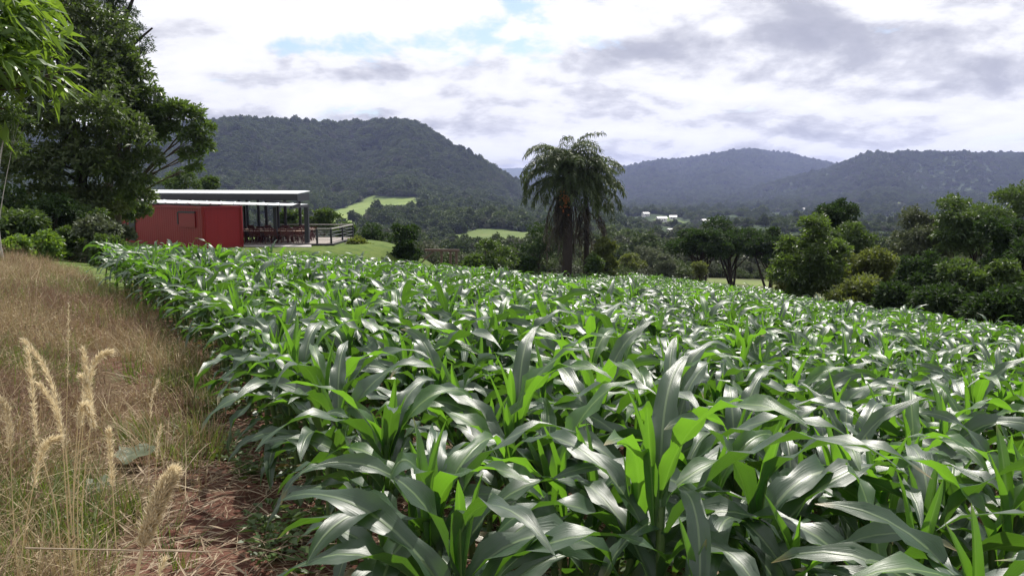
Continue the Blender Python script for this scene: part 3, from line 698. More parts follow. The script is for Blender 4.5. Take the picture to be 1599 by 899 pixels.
# ------------------------------------------------------------------ trees
def G(px, d, py=400):
    x = P(px, py, d)[0]; return np.array([x, d, float(H(x, d))])
def cl(px, py, d, r, flat=0.85, rd=None):
    p = P(px, py, d); m = r / FPX * d; return [p[0], p[1], p[2], m, (rd or m), m * flat]
def build_trees():
    rg = np.random.default_rng(77)
    # left: the big dark tree over the container
    c = []
    for px, py, d, r in [(60, 200, 33, 60), (120, 250, 33, 60), (100, 150, 34, 62), (170, 270, 34, 48), (190, 215, 34, 50), (40, 270, 32, 60), (135, 90, 35, 60), (60, 80, 34, 65), (205, 290, 35, 38), (150, 180, 32, 55), (85, 310, 33, 42), (20, 140, 33, 60), (180, 150, 35, 36), (100, 20, 35, 60), (225, 250, 35, 30), (20, 330, 33, 40), (140, 310, 34, 36), (160, 50, 36, 50), (190, 110, 36, 46), (140, 130, 34, 50), (200, 180, 36, 36), (-50, 220, 33, 80), (-40, 90, 34, 80), (40, -50, 35, 80), (215, 310, 36, 30)]:
        c.append(cl(px, py, d, r, 0.8))
    make_tree('broadleaf_tree', 'huge dark broadleaf tree overhanging the left end of the red container', 'tree', G(130, 33.5), c, M_LTHICK, M_BARKD, 6200, 8, 0.24, 0.10, 0.26, 1, limbs=16, top=P(120, 190, 34), shell=0.25, group='trees at the left edge')
    # arching branch tree with glossy clusters
    c = [cl(px, py, 36, r, 0.8) for px, py, r in [(232, 150, 22), (250, 178, 24), (222, 190, 26), (275, 175, 22), (300, 180, 18), (315, 205, 18), (300, 215, 18), (318, 230, 15), (298, 245, 16), (305, 262, 10), (262, 200, 18), (240, 215, 20), (210, 170, 22), (200, 140, 22), (185, 110, 24), (165, 80, 26), (190, 80, 16), (150, 130, 28), (205, 120, 14)]]
    make_tree('glossy_leaved_tree', 'tree with glossy leaf clusters on a branch arching right over the container', 'tree', G(175, 36.5), c, M_LGLOSS, M_BARK, 1500, 10, 0.22, 0.085, 0.17, 2, top=P(200, 230, 36), shell=0.45, group='trees at the left edge')
    # tall feathery tree behind, top out of frame
    c = [cl(px, py, 43, r, 0.55) for px, py, r in [(190, 20, 26), (205, 45, 22), (222, 65, 18), (215, 82, 14), (170, 5, 24), (200, -15, 28), (160, 35, 20), (145, 60, 18), (228, 78, 12), (180, -40, 30), (150, -20, 30), (120, -60, 34), (195, 60, 10)]]
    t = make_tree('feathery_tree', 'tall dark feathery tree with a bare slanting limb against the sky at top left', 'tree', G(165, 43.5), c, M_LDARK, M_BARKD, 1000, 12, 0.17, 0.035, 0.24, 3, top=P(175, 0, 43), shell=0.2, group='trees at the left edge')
    b0 = np.array(t.location); pts = [P(178, 105, 43) - b0, P(190, 88, 43) - b0, P(212, 66, 43) - b0, P(238, 44, 43) - b0]
    V, Fq = tube_geo(pts, [0.14, 0.12, 0.09, 0.05], 6); obj('bare_limb', mesh_np('bare_limb', V, Fq, M_BARKD), t)
    pts = [P(165, 120, 43) - b0, P(180, 70, 43) - b0, P(196, 30, 43) - b0, P(210, -8, 43) - b0]
    V, Fq = tube_geo(pts, [0.2, 0.17, 0.12, 0.07], 6); obj('bare_limb', mesh_np('bare_limb', V, Fq, M_BARKD), t)
    # close tree at upper left with long drooping leaves, trunk out of frame
    c = [cl(px, py, d, r, 0.7) for px, py, d, r in [(5, 30, 8.5, 60), (40, 60, 8.5, 42), (20, 120, 8.2, 45), (70, 85, 8.8, 32), (-40, 90, 8, 80), (-60, 0, 8, 90), (8, 170, 8.2, 26), (80, 120, 8.6, 22), (-160, 40, 8, 120), (-150, 160, 8, 90), (30, 5, 8.8, 45)]]
    make_tree('long_leaved_tree', 'close tree with long drooping sunlit leaves at the top left corner', 'tree', G(-330, 8.2), c, M_LBRIGHT, M_BARK, 330, 9, 0.27, 0.055, 0.14, 4, top=P(-140, 60, 8), droop=0.45, shell=0.2, up=0.6, group='trees at the left edge')
    # yellow green young tree in the shade below it, thin pale stem
    c = [cl(px, py, 20, r, 0.8) for px, py, r in [(10, 170, 22), (30, 190, 18), (5, 215, 24), (28, 235, 14), (-20, 190, 34)]]
    make_tree('sapling', 'thin pale stemmed sapling with light green leaves at the left picture edge', 'tree', G(8, 20), c, M_LMID, plain('pale_stem', (0.42, 0.40, 0.36), 0.8), 300, 7, 0.13, 0.055, 0.035, 5, limbs=3, shell=0.3, group='trees at the left edge')
    # bushes along the foot of the left trees
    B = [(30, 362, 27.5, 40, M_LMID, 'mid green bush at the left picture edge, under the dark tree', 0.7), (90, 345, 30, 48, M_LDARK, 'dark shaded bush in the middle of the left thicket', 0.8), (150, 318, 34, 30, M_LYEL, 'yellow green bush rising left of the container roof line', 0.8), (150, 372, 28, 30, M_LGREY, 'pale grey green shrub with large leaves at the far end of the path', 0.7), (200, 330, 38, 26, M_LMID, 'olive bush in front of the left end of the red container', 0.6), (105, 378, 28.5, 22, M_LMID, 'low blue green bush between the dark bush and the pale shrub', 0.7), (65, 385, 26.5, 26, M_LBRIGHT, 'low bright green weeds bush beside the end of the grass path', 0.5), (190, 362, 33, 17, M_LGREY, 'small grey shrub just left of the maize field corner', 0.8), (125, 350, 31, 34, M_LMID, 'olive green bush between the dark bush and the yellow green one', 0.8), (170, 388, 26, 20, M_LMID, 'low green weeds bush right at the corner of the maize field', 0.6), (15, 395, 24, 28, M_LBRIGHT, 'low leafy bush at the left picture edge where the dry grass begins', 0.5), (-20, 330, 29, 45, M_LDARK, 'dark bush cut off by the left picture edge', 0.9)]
    for i, (px, py, d, r, m, lb, fl) in enumerate(B):
        g = G(px, d); p = P(px, py, d); R = r / FPX * d; r2 = np.random.default_rng(900 + i)
        p[2] = max(p[2], g[2] + 0.45 * R)
        R *= 1.2; cc = np.concatenate([envelope(r2, p, (R, R * 0.8, R * fl), 12, R * 0.42, 0.8, -0.9), envelope(r2, (p[0], p[1], g[2] + 0.3 * R), (R * 1.05, R * 0.8, R * 0.3), 8, R * 0.32, 0.8, -1)])
        make_tree('bush', lb, 'bush', g, cc, m, M_BARK, 800, 8, 0.16, 0.08, 0.04, 900 + i, group='bushes at the foot of the left trees', shell=0.35)
    # trees behind the pavilion
    for i, (px, py, d, r, m, lb) in enumerate([(275, 285, 66, 26, M_LMID, 'broad mid green tree behind the pavilion roof, right of the arching branch'), (325, 292, 70, 15, M_LMID, 'small round tree top showing above the pavilion roof'), (505, 345, 60, 28, M_LMID, 'light green tree behind the right end of the pavilion'), (455, 345, 62, 20, M_LMID, 'pale tree seen between the pavilion posts'), (535, 365, 66, 18, M_LMID, 'small tree just right of the pavilion deck end'), (560, 385, 52, 18, M_LYEL, 'low yellow green scrub bush on the slope right of the deck'), (590, 378, 70, 28, M_LDARK, 'dim olive thicket bush between deck end and the round dark tree')]):
        g = G(px, d); p = P(px, py, d); R = r / FPX * d; r2 = np.random.default_rng(1200 + i)
        cc = envelope(r2, p, (R, R, R * 0.9), 12, R * 0.40, 0.8, -0.7)
        make_tree('broadleaf_tree', lb, 'tree', g, cc, m, M_BARK, 500, 7, 0.20, 0.11, 0.10, 1200 + i, group='trees beyond the pavilion and field', shell=0.4)
    # small trees at the far edge of the field
    S = [(633, 378, 50, 26, 32, M_LDARK, 'round dark tree standing alone right of the pavilion'), (772, 402, 46, 36, 26, M_LMID, 'bushy green tree left of the palm'), (845, 385, 64, 44, 40, M_LDARK, 'dark tree behind the left side of the palm'), (946, 398, 54, 20, 24, M_LYEL, 'small yellow green conical bush right of the palm'), (925, 412, 50, 12, 12, M_LMID, 'low leafy bush at the foot of the palm'), (1012, 402, 90, 26, 20, M_LGREY, 'grey green shrub left of the spreading dark trees'), (1040, 412, 84, 16, 14, M_LGREY, 'smaller grey shrub touching the spreading dark trees'), (985, 412, 82, 18, 12, M_LYEL, 'low pale scrub between the conical bush and the grey shrubs'), (740, 412, 44, 16, 12, M_LMID, 'low olive bush between the timber frame and the bushy tree'), (820, 415, 52, 18, 12, M_LDARK, 'low dark bush in front of the palm')]
    for i, (px, py, d, rx, rz_, m, lb) in enumerate(S):
        g = G(px, d); p = P(px, py, d); k = d / FPX; r2 = np.random.default_rng(1400 + i)
        cc = np.concatenate([envelope(r2, p, (rx * k, rx * k, rz_ * k), 14, rx * k * 0.42, 0.8, -0.9), envelope(r2, (p[0], p[1], g[2] + 0.35 * (p[2] - g[2])), (rx * k * 0.9, rx * k * 0.9, 0.4 * (p[2] - g[2])), 6, rx * k * 0.36, 0.9, -1)])
        make_tree('field_tree', lb, 'tree', g, cc, m, M_BARKD, 900, 7, 0.19, 0.10, 0.09, 1400 + i, group='trees beyond the pavilion and field', shell=0.4)
    # the spreading umbrella shaped dark trees with visible stems
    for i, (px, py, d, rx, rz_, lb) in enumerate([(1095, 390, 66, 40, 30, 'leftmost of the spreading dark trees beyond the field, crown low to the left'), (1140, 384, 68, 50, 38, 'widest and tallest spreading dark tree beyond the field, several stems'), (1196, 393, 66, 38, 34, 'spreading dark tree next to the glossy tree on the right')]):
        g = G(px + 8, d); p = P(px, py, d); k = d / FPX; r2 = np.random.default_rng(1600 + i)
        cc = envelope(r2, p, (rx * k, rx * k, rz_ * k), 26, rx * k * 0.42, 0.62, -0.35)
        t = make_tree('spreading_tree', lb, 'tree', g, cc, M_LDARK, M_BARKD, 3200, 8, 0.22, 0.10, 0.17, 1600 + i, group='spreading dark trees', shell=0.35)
        for j in range(2):
            e = P(px - 16 + 26 * j, 400, d) - g; V, Fq = tube_geo(bez((0.2 - .4 * j, 0, -0.3), (e[0] * 0.3, 0, 0.8), e, 8), np.linspace(0.15, 0.06, 8), 7); obj('stem', mesh_np('stem', V, Fq, M_BARKD), t)
    # right hand tree line below the field
    Rt = [(1265, 405, 36, 50, 72, M_LGLOSS, 'tall glossy tree with flower tipped shoots, left end of the right tree line', 1500), (1307, 340, 50, 27, 34, M_LDARK, 'dark narrow tree top rising behind the glossy tree', 800), (1330, 385, 46, 32, 40, M_LMID, 'mid green tree between the glossy tree and the gap', 700), (1355, 425, 38, 40, 42, M_LYEL, 'yellow green loose tree at the gap in the right tree line', 800), (1345, 465, 33, 40, 26, M_LYEL, 'low yellow green bush under the gap in the right tree line', 500),
          (1450, 380, 42, 46, 56, M_LGREY, 'pale grey green tree right of the gap', 900), (1440, 440, 34, 40, 46, M_LDARK, 'dark broad tree under the pale grey green tree', 900), (1520, 355, 40, 54, 52, M_LMID, 'tall green tree in the middle of the right thicket', 1200), (1580, 400, 34, 50, 66, M_LDARK, 'dark tree draped in creepers near the right picture edge', 1300), (1535, 450, 29, 50, 50, M_LMID, 'leafy mid green tree low in front of the right thicket', 1200), (1610, 330, 42, 50, 40, M_LMID, 'tree top in the upper right of the thicket, cut by the picture edge', 700), (1470, 480, 28, 44, 26, M_LDARK, 'dark low bush along the field edge, right thicket', 600), (1580, 490, 25, 54, 32, M_LDARK, 'darkest low bush at the right picture edge by the maize', 700), (1400, 475, 31, 34, 26, M_LDARK, 'dark low bush left of the right thicket', 500), (1655, 430, 31, 70, 80, M_LDARK, 'dark tree cut off by the right picture edge', 800), (1760, 420, 33, 80, 80, M_LMID, 'mid green tree beyond the right picture edge', 700), (1225, 440, 50, 18, 18, M_LYEL, 'small yellow green bush at the end of the pale grass strip', 260), (1092, 420, 60, 10, 12, M_LYEL, 'wispy pale weed clump on the pale grass strip', 150)]
    for i, (px, py, d, rx, rz_, m, lb, tf) in enumerate(Rt):
        g = G(px, d); p = P(px, py, d); k = d / FPX; r2 = np.random.default_rng(1800 + i)
        cc = np.concatenate([envelope(r2, p, (rx * k, rx * k * 0.9, rz_ * k), 24, rx * k * 0.42, 0.85, -0.95), envelope(r2, (p[0], p[1], g[2] + 0.30 * (p[2] - g[2])), (rx * k * 0.85, rx * k * 0.8, 0.35 * (p[2] - g[2])), 7, rx * k * 0.34, 0.9, -1)])
        make_tree('thicket_tree', lb, 'tree', g, cc, m, M_BARKD, int(tf * 1.9), 8, 0.19, 0.085, 0.12, 1800 + i, group='trees and bushes along the right side of the field', shell=0.35, limbs=10)
build_trees()

# ------------------------------------------------------------------ palms
M_FROND = leafmat('palm_frond', (0.030, 0.050, 0.020), (0.090, 0.120, 0.050), (0.14, 0.20, 0.04), 0.25, 0.5, 0.25)
M_FRONDD = leafmat('palm_dead_frond', (0.028, 0.024, 0.018), (0.085, 0.070, 0.046), (0.08, 0.06, 0.03), 0.2, 0.7)
M_FRUIT = plain('orange_fruit', (0.42, 0.13, 0.04), 0.5)
def frond_mesh(rg, L, az, el0, bend, leaflet, m, n=44):
    s = np.linspace(0, 1, 14); el = el0 - bend * s ** 1.25
    ds = L / 13; r = np.concatenate([[0], np.cumsum(np.cos(el[:-1]) * ds)]); z = np.concatenate([[0], np.cumsum(np.sin(el[:-1]) * ds)])
    pts = np.stack([r * cos(az), r * sin(az), z], 1)
    V0, F0 = tube_geo(pts, np.linspace(0.035, 0.008, 14), 4)
    t = np.repeat(np.linspace(0.12, 0.99, n), 2); side = np.tile([-1, 1], n)
    p = np.stack([np.interp(t, s, pts[:, k]) for k in range(3)], 1)
    e = np.interp(t, s, el); tg = np.stack([np.cos(e) * cos(az), np.cos(e) * sin(az), np.sin(e)], 1)
    sd = np.array([-sin(az), cos(az), 0]) * side[:, None]
    d = unit(sd * 0.8 + tg * 0.55 + np.array([0, 0, 0.25]) + rg.normal(size=p.shape) * 0.22)
    ll = leaflet * (0.55 + 0.6 * np.sin(pi * np.clip(t, .05, .95))) * (0.8 + 0.4 * rg.random(len(t)))
    wv = unit(np.cross(d, np.array([0, 0, 1.0]) + rg.normal(size=p.shape) * 0.3)) * 0.030
    k1 = p + d * (ll * 0.4)[:, None]; k2 = k1 + unit(d * 0.8 + np.array([0, 0, -0.6]))* (ll * 0.35)[:, None]; k3 = k2 + unit(d * 0.35 + np.array([0, 0, -1.0])) * (ll * 0.35)[:, None]
    V1 = np.stack([p - wv * .5, p + wv * .5, k1 - wv, k1 + wv, k2 - wv * .8, k2 + wv * .8, k3 - wv * .2, k3 + wv * .2], 1).reshape(-1, 3)
    b = np.arange(len(t))[:, None, None] * 8; F1 = (b + np.array([[0, 1, 3, 2], [2, 3, 5, 4], [4, 5, 7, 6]])[None]).reshape(-1, 4)
    V, Fq = joinq([(V0, F0), (V1, F1)])
    rnd = np.concatenate([np.full(len(F0), 0.6), np.repeat(rg.random(len(t)), 3)])
    return mesh_np('frond', V, Fq, m, attrs={'rnd': ('FACE', rnd)}, smooth=False)
def build_palm(px, d, ytop, label, seed, nf, L, skirt, r0, fruit=False):
    rg = np.random.default_rng(seed); g = G(px, d); top = P(px, ytop, d); h = top[2] - g[2]
    t = thing('palm_tree', label, 'palm', g, 0, 'palms at the far end of the field')
    s = np.linspace(0, 1, 16)[:, None]; pts = np.array([0, 0, -0.3]) * (1 - s) + np.array([top[0] - g[0], 0, h]) * s + np.array([0.12, 0, 0]) * np.sin(s * 3)
    rr = r0 * (1.15 - 0.3 * s[:, 0]) * (1 + 0.05 * (np.arange(16) % 2)); V, Fq = tube_geo(pts, rr, 10); obj('trunk', mesh_np('trunk', V, Fq, M_BARKD), t)
    for k in range(nf):
        f = (k + 0.5) / nf; az = k * 2.39996 + rg.normal() * 0.15
        el0 = radians(84 - 88 * f) + rg.normal() * 0.16; bend = radians(95 + 50 * rg.random()) * (1 if f < 0.75 else 0.7)
        o = obj('frond', frond_mesh(rg, L * (0.85 + 0.3 * rg.random()), az, el0, bend, 0.62, M_FROND, 60), t); o.location = tuple(pts[-1] - np.array([0, 0, 0.5 * f]))
    for k in range(skirt):
        az = rg.random() * 6.28; o = obj('dead_frond', frond_mesh(rg, 2.6 + 1.6 * rg.random(), az, radians(-35 - 40 * rg.random()), radians(45), 0.5, M_FRONDD, 30), t)
        o.location = tuple(pts[-1] - np.array([0, 0, 0.5 + 2.6 * rg.random()])); o['label'] = 'brown dead frond hanging against the palm trunk'
    if fruit:
        parts = []
        for k in range(60):
            q = rg.normal(size=3) * [0.16, 0.16, 0.3]; parts.append(box_geo(q, (0.09, 0.09, 0.09)))
        V, Fq = joinq(parts); o = obj('fruit_bunch', mesh_np('fruit_bunch', V, Fq, M_FRUIT), t); o.location = (pts[-1][0] - 0.1, -0.55, pts[-1][2] - 1.9)
build_palm(884, 54, 268, 'tall palm with a wide drooping crown and orange fruit at the field end', 41, 62, 3.7, 30, 0.32, True)
build_palm(914, 56.5, 285, 'second palm with thinner stem just right of and behind the fruiting palm', 42, 32, 3.5, 12, 0.18)

# ------------------------------------------------------------------ maize
M_CORN = corn_leaf_mat('maize_leaf', (0.030, 0.062, 0.030), (0.13, 0.19, 0.085), (0.15, 0.35, 0.022), 0.24)
M_CORNY = corn_leaf_mat('maize_leaf_young', (0.045, 0.105, 0.026), (0.17, 0.27, 0.08), (0.22, 0.50, 0.028), 0.40)
M_STALK = plain('maize_stalk', (0.075, 0.125, 0.035), 0.45, 0.4, var=0.35, scale=14)
M_CORNDRY = corn_leaf_mat('maize_leaf_dying', (0.14, 0.12, 0.05), (0.25, 0.2, 0.1), (0.25, 0.2, 0.05), 0.3)
def corn_leaf(rg, z0, az, L, W, el0, droop, ns=15, young=False):
    s = np.linspace(0, 1, ns); nc = 7
    el = el0 - droop * (s ** rg.uniform(1.0, 1.7)) * 1.0
    el = np.maximum(el, radians(-88))
    azs = az + rg.normal() * 0.35 * s ** 2
    ds = L / (ns - 1)
    dx = np.cos(el) * np.cos(azs) * ds; dy = np.cos(el) * np.sin(azs) * ds; dz = np.sin(el) * ds
    pts = np.stack([np.concatenate([[0], np.cumsum(q[:-1])]) for q in (dx, dy, dz)], 1) + np.array([0, 0, z0])
    tg = np.stack([np.cos(el) * np.cos(azs), np.cos(el) * np.sin(azs), np.sin(el)], 1)
    side = np.stack([-np.sin(azs), np.cos(azs), 0 * azs], 1); nrm = np.cross(tg, side) ; nrm = np.where(nrm[:, 2:3] < 0, nrm, nrm)
    nrm = np.cross(side, tg) * -1
    tw = rg.normal() * 0.6 * s ** 1.5 + rg.normal() * 0.2
    sd = side * np.cos(tw)[:, None] + nrm * np.sin(tw)[:, None]; nn = np.cross(tg, sd)
    nn = np.where((nn * nrm).sum(1, keepdims=True) < 0, -nn, nn)
    wid = W * np.interp(s, [0, 0.06, 0.2, 0.42, 0.65, 0.85, 0.95, 1], [0.42, 0.5, 0.82, 1.0, 0.86, 0.5, 0.22, 0.02])
    fold = np.interp(s, [0, 0.2, 0.6, 1], [0.95, 0.55, 0.22, 0.15]) if not young else np.interp(s, [0, 0.5, 1], [1.15, 0.85, 0.5])
    q = np.linspace(-1, 1, nc)
    ph1, ph2 = rg.uniform(0, 6.28, 2); fr = rg.uniform(2.2, 4.2); amp = W * (0.26 if not young else 0.06) * np.clip(s * 3, 0, 1) * (1 - s ** 4)
    V = np.zeros((ns, nc, 3))
    for j, qq in enumerate(q):
        a = abs(qq); lat = qq * wid / 2 * np.cos(fold * (0.6 + 0.4 * a)); upo = a * wid / 2 * np.sin(fold)
        ruf = amp * a ** 2 * np.sin(s * fr * 2 * pi + (ph1 if qq < 0 else ph2))
        V[:, j] = pts + sd * lat[:, None] + nn * (upo + ruf)[:, None]
    i = np.arange(ns - 1)[:, None] * nc; j = np.arange(nc - 1)[None]
    Fq = np.stack([i + j, i + j + 1, i + nc + j + 1, i + nc + j], -1).reshape(-1, 4)
    uv = np.stack([np.tile(np.linspace(0, 1, nc), ns), np.repeat(s, nc)], 1)
    return V.reshape(-1, 3), Fq, uv
def corn_proto(seed, lod=0):
    rg = np.random.default_rng(seed); ns = 15 if lod == 0 else 10
    h = rg.uniform(0.60, 0.74); bendx, bendy = rg.normal(size=2) * 0.03
    zz = np.linspace(-0.06, h, 9); pts = np.stack([bendx * (zz / h) ** 2, bendy * (zz / h) ** 2, zz], 1)
    stalk = tube_geo(pts, np.linspace(0.020, 0.011, 9) * (1 + 0.12 * (np.arange(9) % 2)), 7)
    leaves = []; nl = rg.integers(8, 11); az0 = rg.uniform(0, pi)
    for i in range(nl):
        f = i / (nl - 1); z0 = 0.16 + (h - 0.14) * f ** 0.85
        az = az0 + pi * i + rg.normal() * 0.38
        if f < 0.22: L, W, el, dr, m = rg.uniform(.24, .38), rg.uniform(.04, .055), radians(rg.uniform(20, 45)), radians(rg.uniform(80, 120)), (2 if rg.random() < .35 else 0)
        elif f < 0.8: L, W, el, dr, m = rg.uniform(.60, .84), rg.uniform(.080, .106), radians(rg.uniform(54, 75)), radians(rg.uniform(95, 165)), 0
        else: L, W, el, dr, m = rg.uniform(.50, .68), rg.uniform(.070, .092), radians(rg.uniform(62, 82)), radians(rg.uniform(65, 140)), (1 if rg.random() < 0.5 else 0)
        b = corn_leaf(rg, z0, az, L, W, el, dr, ns); b[0][:, 0] += bendx * (z0 / h) ** 2; b[0][:, 1] += bendy * (z0 / h) ** 2
        leaves.append((*b, m))
    for k in range(2):
        b = corn_leaf(rg, h - 0.06, rg.uniform(0, 6.28), rg.uniform(.30, .46), rg.uniform(.045, .06), radians(rg.uniform(80, 88)), radians(rg.uniform(5, 28)), ns, True); leaves.append((*b, 1))
    return stalk, leaves
CM = [M_CORN, M_CORNY, M_CORNDRY]
def maize():
    protos = []; joined = []
    for k in range(14):
        st, lv = corn_proto(500 + k); sm = mesh_np('stalk', *st, M_STALK); lm = [mesh_np('leaf', v, f, CM[m], uv=uv) for v, f, uv, m in lv]
        protos.append((sm, lm))
    for k in range(14):
        st, lv = corn_proto(500 + k if k < 7 else 600 + k, 1)
        V, Fq = joinq([st] + [(a, b) for a, b, _, _ in lv]); uv = np.concatenate([np.full((len(st[0]), 2), 0.3)] + [c for _, _, c, _ in lv])
        mi = np.concatenate([np.full(len(st[1]), 3)] + [np.full(len(b), m) for _, b, _, m in lv])
        joined.append(mesh_np('maize_piece', V, Fq, uv=uv, mats=CM + [M_STALK], midx=mi))
    rows = []
    sp = 0.60
    for r in range(-2, 160):
        if r < 0: continue
        y = np.arange(-1.5, 64, 0.19); y = y + rng.normal(size=len(y)) * 0.04 + rng.random() * 0.19
        xe = EDGE(y); sl = -0.36 - 0.023 * y
        x = xe + (r * sp) * np.sqrt(1 + sl * sl) + rng.normal(size=len(y)) * 0.035
        if r < 2: keep_p = 0.86
        else: keep_p = 0.93
        u = x / np.maximum(y, 0.5)
        ok = (y < far_d(u) + rng.normal(size=len(y)) * 0.4) & (np.abs(u) < 0.95) & (rng.random(len(y)) < keep_p) & (np.hypot(x, y) > 2.15) & (y > 0.6)
        rows.append((x[ok], y[ok], np.full(ok.sum(), r)))
    X = np.concatenate([a for a, _, _ in rows]); Y = np.concatenate([b for _, b, _ in rows]); R = np.concatenate([c for _, _, c in rows])
    Z = H(X, Y); n = len(X)
    S = rng.normal(1.05, 0.085, n) * (1 + 0.13 * fbm(X / 4.0, Y / 4.0, 2, 90)) * np.where(R == 0, 0.96, 1.0)
    S = np.where(rng.random(n) < 0.04, S * 0.75, S)
    yaw = rng.random(n) * 2 * pi; tilt = rng.normal(size=(n, 2)) * 0.07
    px, py = project(X, Y, Z + 0.7 * S); pxb, pyb = project(X, Y, Z + 0.1)
    vis = (px > -60) & (px < 1660) & (py < 960)
    dist = np.where(vis, np.hypot(X, Y), 1e9)
    order = np.argsort(dist)[:300]; near = np.zeros(n, bool); near[order] = True
    ORD = ['first', 'second', 'third', 'fourth', 'fifth', 'sixth', 'seventh', 'eighth', 'ninth', 'tenth', 'eleventh', 'twelfth', 'thirteenth', 'fourteenth', 'fifteenth', 'sixteenth', 'seventeenth', 'eighteenth', 'nineteenth', 'twentieth']
    TENS = {2: 'twenty', 3: 'thirty', 4: 'forty', 5: 'fifty', 6: 'sixty'}
    def ordw(i):
        if i < 20: return ORD[i]
        tn, un = divmod(i + 1, 10); return (TENS[tn] + '-' + ORD[un - 1]) if un else TENS[tn][:-1] + 'ieth'
    cnt = {}
    for i in sorted(np.nonzero(near)[0], key=lambda k: (R[k], Y[k])):
        r = int(R[i]); c = cnt.get(r, 0); cnt[r] = c + 1
        size = 'small ' if S[i] < 0.90 else ('tall ' if S[i] > 1.15 else '')
        if r == 0: lb = f'{size}maize plant in the edge row beside the grass path, {ordw(c)} from the camera'
        else: lb = f'{size}maize plant, {ordw(c)} from the near end of the {ordw(r)} row from the path'
        t = thing('maize_plant', lb, 'maize plant', (X[i], Y[i], Z[i]), 0, 'maize plants in the near rows')
        t.rotation_euler = (tilt[i, 0], tilt[i, 1], yaw[i]); t.scale = (S[i],) * 3
        sm, lm = protos[int(rng.integers(0, 14))]
        obj('stalk', sm, t)
        for m in lm: obj('leaf', m, t)
    fr = ~near & (np.hypot(X, Y) > 2.2)
    rot = np.stack([tilt[:, 0], tilt[:, 1], yaw], 1)
    scatter('maize_field', 'green maize crop filling the sloping field behind the near rows', np.stack([X, Y, Z], 1)[fr], S[fr], rot[fr], rng.integers(0, 14, n)[fr], joined)
    print('maize', n, 'rows', sorted(cnt.items()))
maize()

# ------------------------------------------------------------------ grasses, litter, weeds
M_GDRY = leafmat('grass_dry', (0.27, 0.19, 0.10), (0.55, 0.45, 0.28), (0.30, 0.22, 0.10), 0.3, 0.6, 0.3, inst=True)
M_GRED = leafmat('grass_red_brown', (0.17, 0.105, 0.072), (0.36, 0.25, 0.17), (0.22, 0.13, 0.08), 0.3, 0.65, 0.3, inst=True)
M_GGRN = leafmat('grass_green', (0.060, 0.095, 0.022), (0.15, 0.19, 0.05), (0.24, 0.33, 0.04), 0.35, 0.5, 0.4, inst=True)
M_STRAW = leafmat('straw', (0.20, 0.14, 0.09), (0.45, 0.36, 0.25), (0.25, 0.19, 0.1), 0.15, 0.6, 0.3, inst=True)
M_WEED = leafmat('weed_leaf', (0.035, 0.075, 0.018), (0.10, 0.16, 0.04), (0.24, 0.36, 0.03), 0.35, 0.45, 0.5, inst=True)
M_CLOD = plain('soil_clod', (0.115, 0.050, 0.037), 0.95, 0.1, var=0.4, scale=20)
M_PLUME = leafmat('grass_plume', (0.66, 0.54, 0.34), (0.88, 0.80, 0.60), (0.88, 0.76, 0.50), 0.55, 0.6, 0.3)
def blade_clump(rg, n, h, spread, wid, m, bend=0.9, head=False):
    az = rg.random(n) * 2 * pi; r = spread * np.sqrt(rg.random(n)); b = np.stack([r * np.cos(az), r * np.sin(az), np.full(n, -0.03)], 1)
    az2 = az + rg.normal(size=n) * 0.8; hh = h * (0.45 + 0.75 * rg.random(n)); bd = bend * (0.15 + rg.random(n))
    dirh = np.stack([np.cos(az2), np.sin(az2), 0 * az2], 1); sd = np.stack([-np.sin(az2), np.cos(az2), 0 * az2], 1) * wid
    lv = []
    for s, wf in ((0, 1), (0.33, 0.9), (0.67, 0.6), (1.0, 0.08)):
        c = b + np.array([0, 0, 1.0]) * (hh * (s - 0.38 * bd * s * s))[:, None] + dirh * (hh * 0.62 * bd * s ** 1.8)[:, None]
        lv += [c - sd * wf / 2, c + sd * wf / 2]
    V = np.stack(lv, 1).reshape(-1, 3); k = np.arange(n)[:, None, None] * 8
    Fq = (k + np.array([[0, 1, 3, 2], [2, 3, 5, 4], [4, 5, 7, 6]])[None]).reshape(-1, 4); rnd = np.repeat(rg.random(n), 3)
    if head:
        tip = (lv[-1] + lv[-2]) / 2; kk = np.repeat(np.arange(n), 5)
        p = tip[kk] - np.array([0, 0, 1.0]) * (rg.random(len(kk)) * 0.12)[:, None] + rg.normal(size=(len(kk), 3)) * 0.008
        V2, F2 = leaves_np(p, rg.normal(size=(len(kk), 3)) * 0.5 + [0, 0, 0.7], rg.normal(size=(len(kk), 3)), np.full(len(kk), 0.035), np.full(len(kk), 0.008))
        V, Fq = joinq([(V, Fq), (V2, F2)]); rnd = np.concatenate([rnd, rg.random(len(kk))])
    return mesh_np('clump', V, Fq, m, attrs={'rnd': ('FACE', rnd)}, smooth=False)
